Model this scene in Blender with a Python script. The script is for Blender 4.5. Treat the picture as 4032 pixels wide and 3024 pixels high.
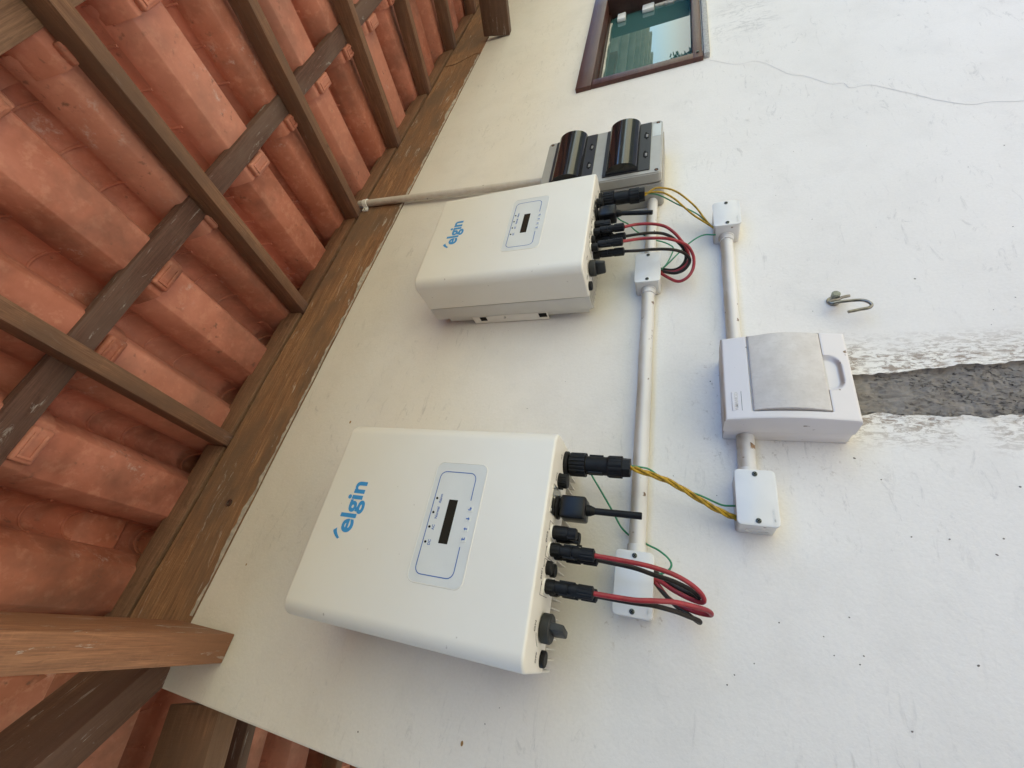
import bpy, bmesh, math, random
from mathutils import Vector, Matrix, noise

random.seed(7)
scene = bpy.context.scene
for o in list(bpy.data.objects):
    bpy.data.objects.remove(o, do_unlink=True)
col = scene.collection

# ------------------------------------------------------------------ camera
CX = Vector((0.18733, 0.32043, -0.92856))      # image right in the world
CY = Vector((0.85546, -0.51783, -0.00611))     # image up (the phone was held on its side)
CZ = Vector((-0.48279, -0.79321, -0.37112))    # backwards
cam_data = bpy.data.cameras.new('camera')
cam = bpy.data.objects.new('camera', cam_data)
col.objects.link(cam)
M = Matrix((CX, CY, CZ)).transposed().to_4x4()
M.translation = Vector((0, -0.8, 0))
cam.matrix_world = M
cam_data.sensor_width = 36.0
cam_data.lens = 36.0 * 1701.0 / 4032.0
cam_data.clip_start = 0.01
cam_data.clip_end = 400.0
scene.camera = cam

# ------------------------------------------------------------------ world, sun, exposure
SUN_EL, SUN_AZ = 58.0, 150.0    # azimuth clockwise from +Y
world = bpy.data.worlds.new('World')
scene.world = world
world.use_nodes = True
wn = world.node_tree
wn.nodes.clear()
sky = wn.nodes.new('ShaderNodeTexSky')
sky.sky_type = 'NISHITA'
sky.sun_disc = False
sky.sun_elevation = math.radians(SUN_EL)
sky.sun_rotation = math.radians(SUN_AZ)
sky.air_density = 1.0
sky.dust_density = 0.3
sky.ozone_density = 10.0
bg = wn.nodes.new('ShaderNodeBackground')
bg.inputs['Strength'].default_value = 0.15
wo = wn.nodes.new('ShaderNodeOutputWorld')
wn.links.new(sky.outputs[0], bg.inputs[0])
wn.links.new(bg.outputs[0], wo.inputs[0])

sun_data = bpy.data.lights.new('sun', 'SUN')
sun_data.energy = 5.0
sun_data.angle = math.radians(0.6)
sun_data.color = (1.0, 0.945, 0.925)
sun = bpy.data.objects.new('sun', sun_data)
col.objects.link(sun)
a, e = math.radians(SUN_AZ), math.radians(SUN_EL)
sdir = Vector((math.sin(a) * math.cos(e), math.cos(a) * math.cos(e), math.sin(e)))
sun.rotation_euler = sdir.to_track_quat('Z', 'Y').to_euler()
sun.location = (3, -6, 6)

scene.view_settings.view_transform = 'Standard'
scene.view_settings.look = 'None'
scene.view_settings.gamma = 1.0
scene.view_settings.use_curve_mapping = False
scene.view_settings.exposure = 1.26
scene.render.resolution_x = 1024
scene.render.resolution_y = 768
scene.render.engine = 'CYCLES'
scene.cycles.max_bounces = 10
scene.cycles.diffuse_bounces = 6

# ------------------------------------------------------------------ material helpers
def new_mat(name):
    m = bpy.data.materials.new(name)
    m.use_nodes = True
    n = m.node_tree
    b = n.nodes['Principled BSDF']
    return m, n, b

def add(n, typ, **kw):
    x = n.nodes.new(typ)
    for k, v in kw.items():
        setattr(x, k, v)
    return x

def coords(n, scale=(1, 1, 1), kind='Object', rot=(0, 0, 0)):
    tc = add(n, 'ShaderNodeTexCoord')
    mp = add(n, 'ShaderNodeMapping')
    mp.inputs['Scale'].default_value = scale
    mp.inputs['Rotation'].default_value = rot
    n.links.new(tc.outputs[kind], mp.inputs[0])
    return mp.outputs[0]

def noise_tex(n, vec, scale, detail=4, rough=0.55, dist=0.0):
    t = add(n, 'ShaderNodeTexNoise')
    t.inputs['Scale'].default_value = scale
    t.inputs['Detail'].default_value = detail
    t.inputs['Roughness'].default_value = rough
    t.inputs['Distortion'].default_value = dist
    if vec is not None:
        n.links.new(vec, t.inputs['Vector'])
    return t.outputs['Fac']

def ramp(n, fac, lo, hi, c0=(0, 0, 0, 1), c1=(1, 1, 1, 1)):
    r = add(n, 'ShaderNodeValToRGB')
    r.color_ramp.elements[0].position = lo
    r.color_ramp.elements[1].position = hi
    r.color_ramp.elements[0].color = c0
    r.color_ramp.elements[1].color = c1
    n.links.new(fac, r.inputs[0])
    return r.outputs[0]

def mix(n, fac, a, b):
    m = add(n, 'ShaderNodeMix', data_type='RGBA')
    for sock, v in ((m.inputs[0], fac), (m.inputs[6], a), (m.inputs[7], b)):
        if isinstance(v, (int, float)):
            sock.default_value = v
        elif isinstance(v, (tuple, list)):
            sock.default_value = tuple(v) if len(v) == 4 else (*v, 1)
        else:
            n.links.new(v, sock)
    return m.outputs[2]

def mth(n, op, a, b=0.0):
    m = add(n, 'ShaderNodeMath', operation=op)
    for s, v in ((m.inputs[0], a), (m.inputs[1], b)):
        if isinstance(v, (int, float)):
            s.default_value = v
        else:
            n.links.new(v, s)
    return m.outputs[0]

def bump(n, b, h, strength=0.2, dist=0.002):
    bp = add(n, 'ShaderNodeBump')
    bp.inputs['Strength'].default_value = strength
    bp.inputs['Distance'].default_value = dist
    n.links.new(h, bp.inputs['Height'])
    n.links.new(bp.outputs[0], b.inputs['Normal'])

def simple(name, c, rough=0.5, metal=0.0, bumps=None, spec=None, ior=None, var=0.0, vscale=60):
    m, n, b = new_mat(name)
    if max(c) < .04: b.inputs['Specular IOR Level'].default_value = .22
    b.inputs['Base Color'].default_value = (*c, 1)
    b.inputs['Roughness'].default_value = rough
    b.inputs['Metallic'].default_value = metal
    if ior: b.inputs['IOR'].default_value = ior
    if var:
        v = coords(n)
        f = noise_tex(n, v, vscale, 5)
        cc = mix(n, ramp(n, f, .35, .7), tuple(x * (1 - var) for x in c), tuple(min(1, x * (1 + var * .6)) for x in c))
        n.links.new(cc, b.inputs['Base Color'])
    if bumps:
        v = coords(n)
        bump(n, b, noise_tex(n, v, bumps[0], 3), bumps[1], .001)
    return m

def dusty(name, c, dust=(0.20, 0.13, 0.075), rough=0.35, amount=0.9, var=.05, spots=True, top=0.25):
    """plastic with brown dust and dirt settled on the faces that look up"""
    m, n, b = new_mat(name)
    if max(c) < .04: b.inputs['Specular IOR Level'].default_value = .22
    b.inputs['Roughness'].default_value = rough
    v = coords(n)
    geo = add(n, 'ShaderNodeNewGeometry')
    sep = add(n, 'ShaderNodeSeparateXYZ')
    n.links.new(geo.outputs['Normal'], sep.inputs[0])
    up = mth(n, 'SMOOTH_MIN', mth(n, 'MAXIMUM', mth(n, 'SUBTRACT', sep.outputs['Z'], top), 0.0), 1.0)
    f = noise_tex(n, coords(n, (11, 40, 40)), 1.0, 5, .6)
    f2 = noise_tex(n, v, 9, 3)
    d = mth(n, 'MULTIPLY', mth(n, 'MULTIPLY', up, ramp(n, f, .10, .62)), amount * 1.6)
    base = mix(n, ramp(n, f2, .35, .7), tuple(x * (1 - var) for x in c), c)
    cc = mix(n, mth(n, 'MINIMUM', d, 0.92), base, dust)
    if spots:
        s = noise_tex(n, v, 75, 2, .4)
        cc = mix(n, ramp(n, s, .71, .76), cc, (0.16, 0.10, 0.06))
    n.links.new(cc, b.inputs['Base Color'])
    bump(n, b, noise_tex(n, v, 220, 3), .06, .001)
    return m

def wood_mat(name, dark, light, rough=.75, grain=1.0, stain=None, whitewash=0.0, seed=0):
    """grain runs along local X of each timber"""
    m, n, b = new_mat(name)
    oi = add(n, 'ShaderNodeObjectInfo')
    tc = add(n, 'ShaderNodeTexCoord')
    off = add(n, 'ShaderNodeVectorMath', operation='MULTIPLY_ADD')
    comb = add(n, 'ShaderNodeCombineXYZ')
    n.links.new(oi.outputs['Random'], comb.inputs[0]); n.links.new(oi.outputs['Random'], comb.inputs[1]); n.links.new(oi.outputs['Random'], comb.inputs[2])
    n.links.new(comb.outputs[0], off.inputs[0]); off.inputs[1].default_value = (9, 7, 5)
    n.links.new(tc.outputs['Object'], off.inputs[2])
    def mp(scale):
        x = add(n, 'ShaderNodeMapping'); x.inputs['Scale'].default_value = scale
        n.links.new(off.outputs[0], x.inputs[0]); return x.outputs[0]
    g1 = noise_tex(n, mp((2.6, 75, 75)), 1.0, 8, .72, .9)
    g2 = noise_tex(n, mp((16, 430, 430)), 1.0, 5, .7, .3)
    saw = noise_tex(n, mp((150, 14, 14)), 1.0, 4, .7, .4)
    blot = noise_tex(n, mp((3.5, 9, 9)), 1.0, 4, .6, .3)
    c = mix(n, ramp(n, g1, .32, .68), dark, light)
    c = mix(n, mth(n, 'MULTIPLY', ramp(n, g2, .42, .62, (1, 1, 1, 1), (0, 0, 0, 1)), .45 * grain), c, tuple(x * .45 for x in dark))
    c = mix(n, mth(n, 'MULTIPLY', ramp(n, saw, .54, .74), .12), c, tuple(min(1, x * 1.5) for x in light))
    dk = noise_tex(n, mp((11, 34, 34)), 1.0, 5, .7, 1.4)
    c = mix(n, mth(n, 'MULTIPLY', ramp(n, dk, .58, .70), .55), c, tuple(x * .5 for x in dark))
    if stain:
        c = mix(n, ramp(n, blot, .42, .62), c, mix(n, ramp(n, g1, .3, .7), stain, tuple(x * .7 for x in stain)))
    if whitewash:
        w = noise_tex(n, mp((7, 38, 38)), 1.0, 6, .75, 1.2)
        c = mix(n, mth(n, 'MULTIPLY', ramp(n, w, .60, .68), whitewash), c, (.62, .60, .56))
    n.links.new(c, b.inputs['Base Color'])
    b.inputs['Roughness'].default_value = rough
    bump(n, b, mth(n, 'ADD', mth(n, 'ADD', g1, mth(n, 'MULTIPLY', g2, .6)), mth(n, 'MULTIPLY', saw, .35)), .5, .0025)
    return m

# ------------------------------------------------------------------ materials
# painted render of the house wall: off-white, rolled, scuffed and stained round the chase
def wall_material():
    m, n, b = new_mat('wall_paint')
    v = coords(n)
    lo = noise_tex(n, v, 1.6, 5, .55)
    mid = noise_tex(n, v, 7.0, 6, .62)
    c = mix(n, ramp(n, lo, .3, .7), (.725, .690, .640), (.782, .748, .702))
    c = mix(n, mth(n, 'MULTIPLY', ramp(n, mid, .48, .70), .38), c, (.62, .59, .55))
    # faint scuffs: stretched noise
    sc = noise_tex(n, coords(n, (14, 1, 46), rot=(0, .5, 0)), 1.0, 6, .75, 1.5)
    sc2 = noise_tex(n, v, 2.3, 2)
    f = mth(n, 'MULTIPLY', ramp(n, sc, .57, .70), ramp(n, sc2, .42, .58))
    c = mix(n, mth(n, 'MULTIPLY', f, .55), c, (.40, .38, .365))
    # tiny specks
    vo = add(n, 'ShaderNodeTexVoronoi'); vo.inputs['Scale'].default_value = 17
    n.links.new(v, vo.inputs['Vector'])
    pick = add(n, 'ShaderNodeSeparateColor'); n.links.new(vo.outputs['Color'], pick.inputs[0])
    spk = mth(n, 'MULTIPLY', mth(n, 'LESS_THAN', vo.outputs['Distance'], .028), mth(n, 'GREATER_THAN', pick.outputs[0], .78))
    c = mix(n, mth(n, 'MULTIPLY', spk, .08), c, (.22, .19, .17))
    # trowelled filler and cement smears either side of the chase (x about 0.47)
    sx = add(n, 'ShaderNodeSeparateXYZ')
    tc = add(n, 'ShaderNodeTexCoord'); n.links.new(tc.outputs['Object'], sx.inputs[0])
    def band(axis, cen, half, soft):
        d = mth(n, 'ABSOLUTE', mth(n, 'SUBTRACT', sx.outputs[axis], cen))
        d = mth(n, 'DIVIDE', mth(n, 'SUBTRACT', half, d), soft)
        return mth(n, 'MINIMUM', mth(n, 'MAXIMUM', d, 0.0), 1.0)
    BX, BZ = .243, 1.75        # the wall's own origin is its lower left corner
    zb = mth(n, 'MINIMUM', mth(n, 'MAXIMUM', mth(n, 'DIVIDE', mth(n, 'SUBTRACT', -.225 + BZ, sx.outputs[2]), .05), 0.0), 1.0)
    halo = mth(n, 'MULTIPLY', band(0, .472 + BX, .115, .075), zb)
    wn_ = noise_tex(n, v, 12, 5, .7)
    c = mix(n, mth(n, 'MULTIPLY', halo, ramp(n, wn_, .35, .55)), c, (.80, .765, .69))
    st = noise_tex(n, coords(n, (150, 60, 48), rot=(0, -.30, 0)), 1.0, 8, .8, .8)
    st_m = noise_tex(n, v, 13, 4, .65)
    near = mth(n, 'MULTIPLY', band(0, .475 + BX, .125, .060), zb)
    c = mix(n, mth(n, 'MULTIPLY', mth(n, 'MULTIPLY', near, ramp(n, st, .475, .55)), ramp(n, st_m, .36, .50)), c, (.27, .21, .16))
    pa = mth(n, 'MULTIPLY', band(0, 1.99 + BX, .17, .10), band(2, -.20 + BZ, .13, .07))
    c = mix(n, mth(n, 'MULTIPLY', mth(n, 'MULTIPLY', pa, ramp(n, noise_tex(n, coords(n, (26, 9, 11), rot=(0, .8, 0)), 1.0, 7, .75, 2.6), .50, .60)), .5), c, (.42, .40, .38))
    # dirt that has gathered round the boxes
    dz = mth(n, 'MULTIPLY', band(0, .45 + BX, .17, .06), band(2, -.155 + BZ, .165, .06))
    dn = noise_tex(n, v, 58, 5, .75)
    c = mix(n, mth(n, 'MULTIPLY', mth(n, 'MULTIPLY', dz, ramp(n, dn, .58, .66)), .5), c, (.22, .15, .10))
    jb = mth(n, 'MULTIPLY', band(0, .085 + BX, .10, .045), band(2, .07 + BZ, .075, .03))
    c = mix(n, mth(n, 'MULTIPLY', mth(n, 'MULTIPLY', jb, ramp(n, dn, .58, .66)), .45), c, (.27, .19, .12))
    fs = noise_tex(n, v, 210, 3, .7)
    c = mix(n, mth(n, 'MULTIPLY', ramp(n, fs, .35, .75, (1, 1, 1, 1), (0, 0, 0, 1)), .16), c, (.50, .47, .44))
    n.links.new(c, b.inputs['Base Color'])
    b.inputs['Roughness'].default_value = .62
    h = mth(n, 'ADD', noise_tex(n, v, 11, 5, .6), mth(n, 'MULTIPLY', noise_tex(n, v, 140, 3, .6), .22))
    bump(n, b, h, .35, .006)
    return m
M_WALL = wall_material()

def cement_material():
    m, n, b = new_mat('raw_cement')
    v = coords(n)
    f = noise_tex(n, v, 45, 10, .8, .3)
    g = noise_tex(n, coords(n, (230, 120, 105)), 1, 8, .78, 1.0)
    gm = noise_tex(n, v, 30, 3, .6)
    c = mix(n, ramp(n, f, .30, .70), (.19, .165, .14), (.33, .295, .255))
    pits = mth(n, 'MULTIPLY', ramp(n, g, .545, .60), ramp(n, gm, .40, .58))
    c = mix(n, pits, c, (.030, .026, .023))
    n.links.new(c, b.inputs['Base Color'])
    b.inputs['Roughness'].default_value = .95
    bump(n, b, mth(n, 'SUBTRACT', f, pits), .9, .004)
    return m
M_CEMENT = cement_material()

def inv_material():
    m, n, b = new_mat('inverter_paint')
    v = coords(n)
    f = noise_tex(n, v, 5, 4)
    c = mix(n, ramp(n, f, .35, .7), (.73, .70, .635), (.765, .738, .675))
    s = noise_tex(n, v, 95, 2, .35)
    c = mix(n, mth(n, 'MULTIPLY', ramp(n, s, .765, .80), .7), c, (.40, .35, .30))
    n.links.new(c, b.inputs['Base Color'])
    b.inputs['Roughness'].default_value = .42
    bump(n, b, noise_tex(n, v, 900, 2), .10, .0005)
    return m
M_INV = inv_material()
M_REAR = simple('rear_housing_paint', (.58, .565, .53), .5, var=.05, vscale=12)
M_LABEL = simple('overlay_grey', (.66, .67, .65), .38, var=.04, vscale=20)
M_BLUE = simple('logo_blue', (.045, .27, .58), .4)
M_NAVY = simple('print_blue', (.05, .13, .40), .45)
M_PRINT = simple('print_black', (.05, .05, .055), .6)
M_LCD = simple('lcd_dark', (.022, .020, .014), .18)
M_BLACK = simple('black_plastic', (.010, .010, .011), .5, bumps=(120, .12), var=.5, vscale=50)
M_BLACK2 = dusty('black_plastic_dusty', (.011, .011, .012), (.075, .055, .035), .5, .5, .2, False, .35)
M_BLACKGLOSS = simple('black_gloss', (.009, .009, .010), .28)
M_HOLE = simple('dark_hole', (.01, .009, .009), .8)
M_METAL = simple('zinc_metal', (.62, .61, .58), .28, 1.0, var=.15, vscale=80)
M_FIN = simple('fin_alloy', (.66, .64, .60), .45, .35)
M_HOOK = simple('worn_steel', (.24, .23, .21), .30, 1.0, var=.35, vscale=120)
M_SCREW = simple('dark_screw', (.10, .11, .10), .4, .8)
M_PVC = dusty('pvc_conduit', (.69, .67, .64), (.37, .29, .195), .34, .62, top=-.25)
M_BOX = dusty('junction_box_plastic', (.68, .665, .64), (.30, .22, .14), .30, .9)
M_LID = simple('junction_lid_plastic', (.70, .695, .68), .22, bumps=(26, .10), var=.03, vscale=30)
M_PANEL = dusty('panel_plastic', (.72, .68, .665), (.30, .20, .12), .32, 1.0)
M_GREY = dusty('grey_box_plastic', (.34, .325, .295), (.35, .30, .25), .42, .4, .05, False)
M_GREYLID = simple('grey_lid_plastic', (.38, .365, .33), .25, bumps=(40, .08), var=.05, vscale=30)
M_CLIP = simple('white_clip', (.80, .80, .79), .4)
M_RED = simple('cable_red', (.30, .018, .028), .42, bumps=(300, .2), var=.25, vscale=60)
M_CBLACK = simple('cable_black', (.030, .024, .021), .38, bumps=(300, .2), var=.35, vscale=60)
M_GREEN = simple('cable_green', (.03, .23, .11), .45, var=.2, vscale=60)
M_YELLOW = simple('cable_yellow', (.46, .27, .012), .5, bumps=(300, .3), var=.45, vscale=150)

def lid_dirty():
    m, n, b = new_mat('panel_lid_dusty')
    v = coords(n)
    f = noise_tex(n, v, 22, 6, .7)
    g = noise_tex(n, coords(n, (150, 120, 90)), 1, 8, .75, .6)
    c = mix(n, ramp(n, f, .35, .68), (.55, .505, .455), (.66, .62, .575))
    c = mix(n, mth(n, 'MULTIPLY', ramp(n, g, .5, .7), .5), c, (.47, .43, .39))
    n.links.new(c, b.inputs['Base Color'])
    b.inputs['Roughness'].default_value = .55
    bump(n, b, g, .05, .001)
    return m
M_PLID = lid_dirty()

def smoked():
    m, n, b = new_mat('smoked_cover')
    b.inputs['Base Color'].default_value = (.010, .009, .011, 1)
    b.inputs['Roughness'].default_value = .12
    b.inputs['IOR'].default_value = 1.6
    return m
M_SMOKE = smoked()

M_WOOD_PLATE = wood_mat('plate_timber', (.23, .108, .054), (.52, .295, .155), .7, 1.2, (.22, .135, .085), .6)
M_WOOD_RAFT = wood_mat('rafter_timber', (.165, .074, .040), (.35, .185, .105), .8, 1.1, (.18, .098, .060), .12)
M_WOOD_BAT = wood_mat('batten_timber_dark', (.10, .046, .034), (.175, .090, .062), .85, 1.2, (.17, .105, .08), .5)
M_WOOD_BAT2 = wood_mat('batten_timber_pale', (.20, .105, .06), (.36, .205, .125), .8, 1.0)
M_WOOD_OUT = wood_mat('outrigger_timber', (.25, .100, .048), (.49, .225, .112), .62, 1.1, (.32, .145, .073), .85)
M_WOOD_OUTD = wood_mat('outrigger_timber_dark', (.085, .040, .024), (.13, .068, .042), .55, .7, None, .4)
M_WOOD_HIP = wood_mat('hip_timber', (.11, .055, .038), (.27, .145, .090), .75, 1.2, (.17, .095, .068), .75)
M_WOOD_WIN = wood_mat('window_varnish', (.060, .021, .015), (.115, .042, .030), .38, .6)
M_WOOD_SASH = wood_mat('sash_dark', (.030, .012, .009), (.05, .022, .016), .4, .6)

def terracotta():
    m, n, b = new_mat('terracotta')
    oi = add(n, 'ShaderNodeObjectInfo')
    tc = add(n, 'ShaderNodeTexCoord')
    comb = add(n, 'ShaderNodeCombineXYZ')
    for i in range(3): n.links.new(oi.outputs['Random'], comb.inputs[i])
    off = add(n, 'ShaderNodeVectorMath', operation='MULTIPLY_ADD')
    n.links.new(comb.outputs[0], off.inputs[0]); off.inputs[1].default_value = (13, 11, 7)
    n.links.new(tc.outputs['Object'], off.inputs[2])
    v = off.outputs[0]
    f = noise_tex(n, v, 7, 6, .6)
    g = noise_tex(n, v, 40, 4, .65)
    c = mix(n, ramp(n, f, .3, .7), (.37, .110, .062), (.64, .255, .175))
    c = mix(n, mth(n, 'MULTIPLY', oi.outputs['Random'], .5), c, (.38, .115, .052))
    c = mix(n, mth(n, 'MULTIPLY', ramp(n, g, .52, .66), .35), c, (.70, .34, .23))
    so = noise_tex(n, v, 4.3, 5, .65)
    c = mix(n, mth(n, 'MULTIPLY', ramp(n, so, .46, .68), .75), c, (.17, .070, .045))
    wh = add(n, 'ShaderNodeTexWhiteNoise', noise_dimensions='1D'); n.links.new(oi.outputs['Random'], wh.inputs['W'])
    c = mix(n, mth(n, 'MULTIPLY', ramp(n, wh.outputs['Value'], .55, 1.0), .35), c, (.70, .33, .24))
    s = noise_tex(n, v, 62, 3, .5); sm = noise_tex(n, v, 8, 2)
    c = mix(n, mth(n, 'MULTIPLY', mth(n, 'MULTIPLY', ramp(n, s, .62, .72), ramp(n, sm, .50, .62)), .75), c, (.17, .085, .06))
    w = noise_tex(n, v, 26, 6, .8); wm = noise_tex(n, v, 5.3, 2)
    c = mix(n, mth(n, 'MULTIPLY', mth(n, 'MULTIPLY', ramp(n, w, .55, .66), ramp(n, wm, .60, .70)), .6), c, (.66, .56, .52))
    n.links.new(c, b.inputs['Base Color'])
    b.inputs['Roughness'].default_value = .68
    bump(n, b, mth(n, 'ADD', g, mth(n, 'MULTIPLY', noise_tex(n, v, 300, 2), .4)), .18, .002)
    return m
M_TILE = terracotta()

def glass_mat():
    m, n, b = new_mat('teal_window_glass')
    v = coords(n)
    f = noise_tex(n, v, 3, 2)
    n.links.new(mix(n, f, (.035, .105, .105), (.05, .135, .13)), b.inputs['Base Color'])
    b.inputs['Roughness'].default_value = .015
    b.inputs['IOR'].default_value = 2.2
    bump(n, b, noise_tex(n, v, 5, 1), .006, .004)
    return m
M_GLASS = glass_mat()
M_GRANITE = simple('granite_sill', (.40, .39, .37), .5, var=.4, vscale=160)
M_FOAM = simple('torn_seal', (.62, .60, .55), .9, bumps=(90, .8), var=.3)
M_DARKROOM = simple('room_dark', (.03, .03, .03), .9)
M_SPECK = simple('wall_speck', (.16, .14, .125), .8)
M_SPECKB = simple('wall_speck_brown', (.30, .17, .06), .8)
M_CRACK = simple('crack_grey', (.50, .49, .49), .9)
M_GROUND = simple('ground_soil', (.585, .55, .315), .95, bumps=(3, .5), var=.3, vscale=2)
M_APRON = simple('apron_concrete', (.52, .49, .43), .9, var=.15, vscale=6)
M_LEAF = simple('leaf_green', (.055, .115, .03), .6, var=.5, vscale=3)
M_BARK = simple('bark', (.12, .085, .06), .9, var=.3)

# ------------------------------------------------------------------ object helpers
def tagit(o, label=None, cat=None, group=None, kind=None):
    if label: o['label'] = label
    if cat: o['category'] = cat
    if group: o['group'] = group
    if kind: o['kind'] = kind
    return o

def thing(name, loc, label, cat, group=None):
    o = bpy.data.objects.new(name, None)
    o.empty_display_size = .05
    o.location = loc
    col.objects.link(o)
    return tagit(o, label, cat, group)

WP = {}
def wpos(o):
    p = Vector((0, 0, 0))
    while o is not None:
        p += Vector(o.location)
        o = o.parent
    return p

def make_mesh(name, bm, mats, smooth=35):
    me = bpy.data.meshes.new(name)
    bm.normal_update()
    bm.to_mesh(me)
    bm.free()
    if not isinstance(mats, (list, tuple)): mats = [mats]
    for mm in mats: me.materials.append(mm)
    if smooth:
        me.polygons.foreach_set('use_smooth', [True] * len(me.polygons))
        me.set_sharp_from_angle(angle=math.radians(smooth))
    return me

def obj(name, bm, mats, parent=None, smooth=35, origin=None):
    """bm holds world coordinates (the thing's own build position); the object is placed at its parent's origin"""
    base = wpos(parent) if parent is not None else Vector((0, 0, 0))
    if origin is not None: base = Vector(origin)
    if base.length: bmesh.ops.translate(bm, verts=bm.verts, vec=-base)
    me = make_mesh(name, bm, mats, smooth)
    o = bpy.data.objects.new(name, me)
    col.objects.link(o)
    if parent is not None:
        o.parent = parent
        if origin is not None: o.location = base - wpos(parent)
    elif origin is not None:
        o.location = base
    return o

def BM(): return bmesh.new()

def box(bm, lo, hi, bevel=0.0, seg=2, mat=0):
    lo, hi = Vector(lo), Vector(hi)
    r = bmesh.ops.create_cube(bm, size=1.0)
    c, s = (lo + hi) / 2, hi - lo
    for v in r['verts']:
        v.co = Vector((v.co.x * s.x + c.x, v.co.y * s.y + c.y, v.co.z * s.z + c.z))
    fs = set(f for v in r['verts'] for f in v.link_faces)
    for f in fs: f.material_index = mat
    if bevel:
        es = set(e for v in r['verts'] for e in v.link_edges)
        b = bmesh.ops.bevel(bm, geom=list(es), offset=bevel, segments=seg, affect='EDGES', profile=.5)
        for f in b['faces']: f.material_index = mat
    return bm

def frame(d):
    d = Vector(d).normalized()
    up = Vector((0, 0, 1)) if abs(d.z) < .9 else Vector((0, 1, 0))
    a = d.cross(up).normalized()
    return d, a, d.cross(a).normalized()

def cyl(bm, p0, p1, r0, r1=None, seg=20, cap=True, shape=None):
    p0, p1 = Vector(p0), Vector(p1)
    if r1 is None: r1 = r0
    d, a, b = frame(p1 - p0)
    rings = []
    for p, r in ((p0, r0), (p1, r1)):
        ring = []
        for i in range(seg):
            t = 2 * math.pi * i / seg
            k = shape(i) if shape else 1.0
            ring.append(bm.verts.new(p + (a * math.cos(t) + b * math.sin(t)) * r * k))
        rings.append(ring)
    for i in range(seg):
        j = (i + 1) % seg
        bm.faces.new((rings[0][i], rings[0][j], rings[1][j], rings[1][i]))
    if cap:
        bm.faces.new(rings[0][::-1]); bm.faces.new(rings[1])
    return bm

def ribbed(bm, p0, p1, r, n=12, depth=.10):
    return cyl(bm, p0, p1, r, r, seg=n * 4, shape=lambda i: 1.0 if i % 4 in (0, 1, 2) else 1 - depth)

def lathe(bm, c, axis, prof, seg=24):
    """prof: list of (distance along axis, radius)"""
    d, a, b = frame(axis)
    c = Vector(c); rings = []
    for t, r in prof:
        rings.append([bm.verts.new(c + d * t + (a * math.cos(2 * math.pi * i / seg) + b * math.sin(2 * math.pi * i / seg)) * r) for i in range(seg)])
    for k in range(len(rings) - 1):
        for i in range(seg):
            j = (i + 1) % seg
            bm.faces.new((rings[k][i], rings[k][j], rings[k + 1][j], rings[k + 1][i]))
    bm.faces.new(rings[0][::-1]); bm.faces.new(rings[-1])
    bmesh.ops.recalc_face_normals(bm, faces=bm.faces)
    return bm

def prism(bm, pts, ext, mat=0):
    """pts: closed planar outline (3D), extruded by vector ext"""
    ext = Vector(ext)
    a = [bm.verts.new(Vector(p)) for p in pts]
    b = [bm.verts.new(Vector(p) + ext) for p in pts]
    fs = [bm.faces.new(a), bm.faces.new(b[::-1])]
    n = len(a)
    for i in range(n):
        j = (i + 1) % n
        fs.append(bm.faces.new((a[j], a[i], b[i], b[j])))
    for f in fs: f.material_index = mat
    bmesh.ops.recalc_face_normals(bm, faces=fs)
    return bm

def catmull(P, sub=6):
    P = [Vector(p) for p in P]
    out = []
    for i in range(len(P) - 1):
        p0 = P[i - 1] if i else P[0] * 2 - P[1]
        p1, p2 = P[i], P[i + 1]
        p3 = P[i + 2] if i + 2 < len(P) else P[-1] * 2 - P[-2]
        for k in range(sub):
            t = k / sub
            out.append(.5 * ((2 * p1) + (p2 - p0) * t + (2 * p0 - 5 * p1 + 4 * p2 - p3) * t * t + (3 * p1 - p0 - 3 * p2 + p3) * t ** 3))
    out.append(P[-1])
    return out

def tube(bm, pts, r, seg=10, smooth=True, sub=6, wob=0.0):
    P = catmull(pts, sub) if smooth else [Vector(p) for p in pts]
    rings = []
    d0, a, b = frame(P[1] - P[0])
    for i, p in enumerate(P):
        t = (P[min(i + 1, len(P) - 1)] - P[max(i - 1, 0)])
        if t.length < 1e-9: t = d0
        t.normalize()
        a = (a - t * a.dot(t)).normalized(); b = t.cross(a)
        rr = r * (1 + wob * math.sin(i * 1.7))
        rings.append([bm.verts.new(p + (a * math.cos(2 * math.pi * k / seg) + b * math.sin(2 * math.pi * k / seg)) * rr) for k in range(seg)])
    for i in range(len(rings) - 1):
        for k in range(seg):
            j = (k + 1) % seg
            bm.faces.new((rings[i][k], rings[i][j], rings[i + 1][j], rings[i + 1][k]))
    bm.faces.new(rings[0][::-1]); bm.faces.new(rings[-1])
    return bm

def rrect(x0, x1, z0, z1, r, seg=6):
    """rounded rectangle outline in (x, z)"""
    out = []
    for cx, cz, a0 in ((x1 - r, z1 - r, 0), (x0 + r, z1 - r, 90), (x0 + r, z0 + r, 180), (x1 - r, z0 + r, 270)):
        for i in range(seg + 1):
            t = math.radians(a0 + 90 * i / seg)
            out.append((cx + r * math.cos(t), cz + r * math.sin(t)))
    return out

def text_mesh(s, size, extrude=.0003, bold=0.0, shear=0.0, align='CENTER'):
    cu = bpy.data.curves.new('lettering', 'FONT')
    cu.body = s; cu.size = size; cu.extrude = extrude; cu.offset = bold; cu.shear = shear
    cu.align_x = align; cu.resolution_u = 6
    t = bpy.data.objects.new('lettering_tmp', cu)
    col.objects.link(t)
    dg = bpy.context.evaluated_depsgraph_get()
    me = bpy.data.meshes.new_from_object(t.evaluated_get(dg))
    bm = bmesh.new(); bm.from_mesh(me)
    bpy.data.objects.remove(t, do_unlink=True); bpy.data.curves.remove(cu); bpy.data.meshes.remove(me)
    return bm

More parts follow.
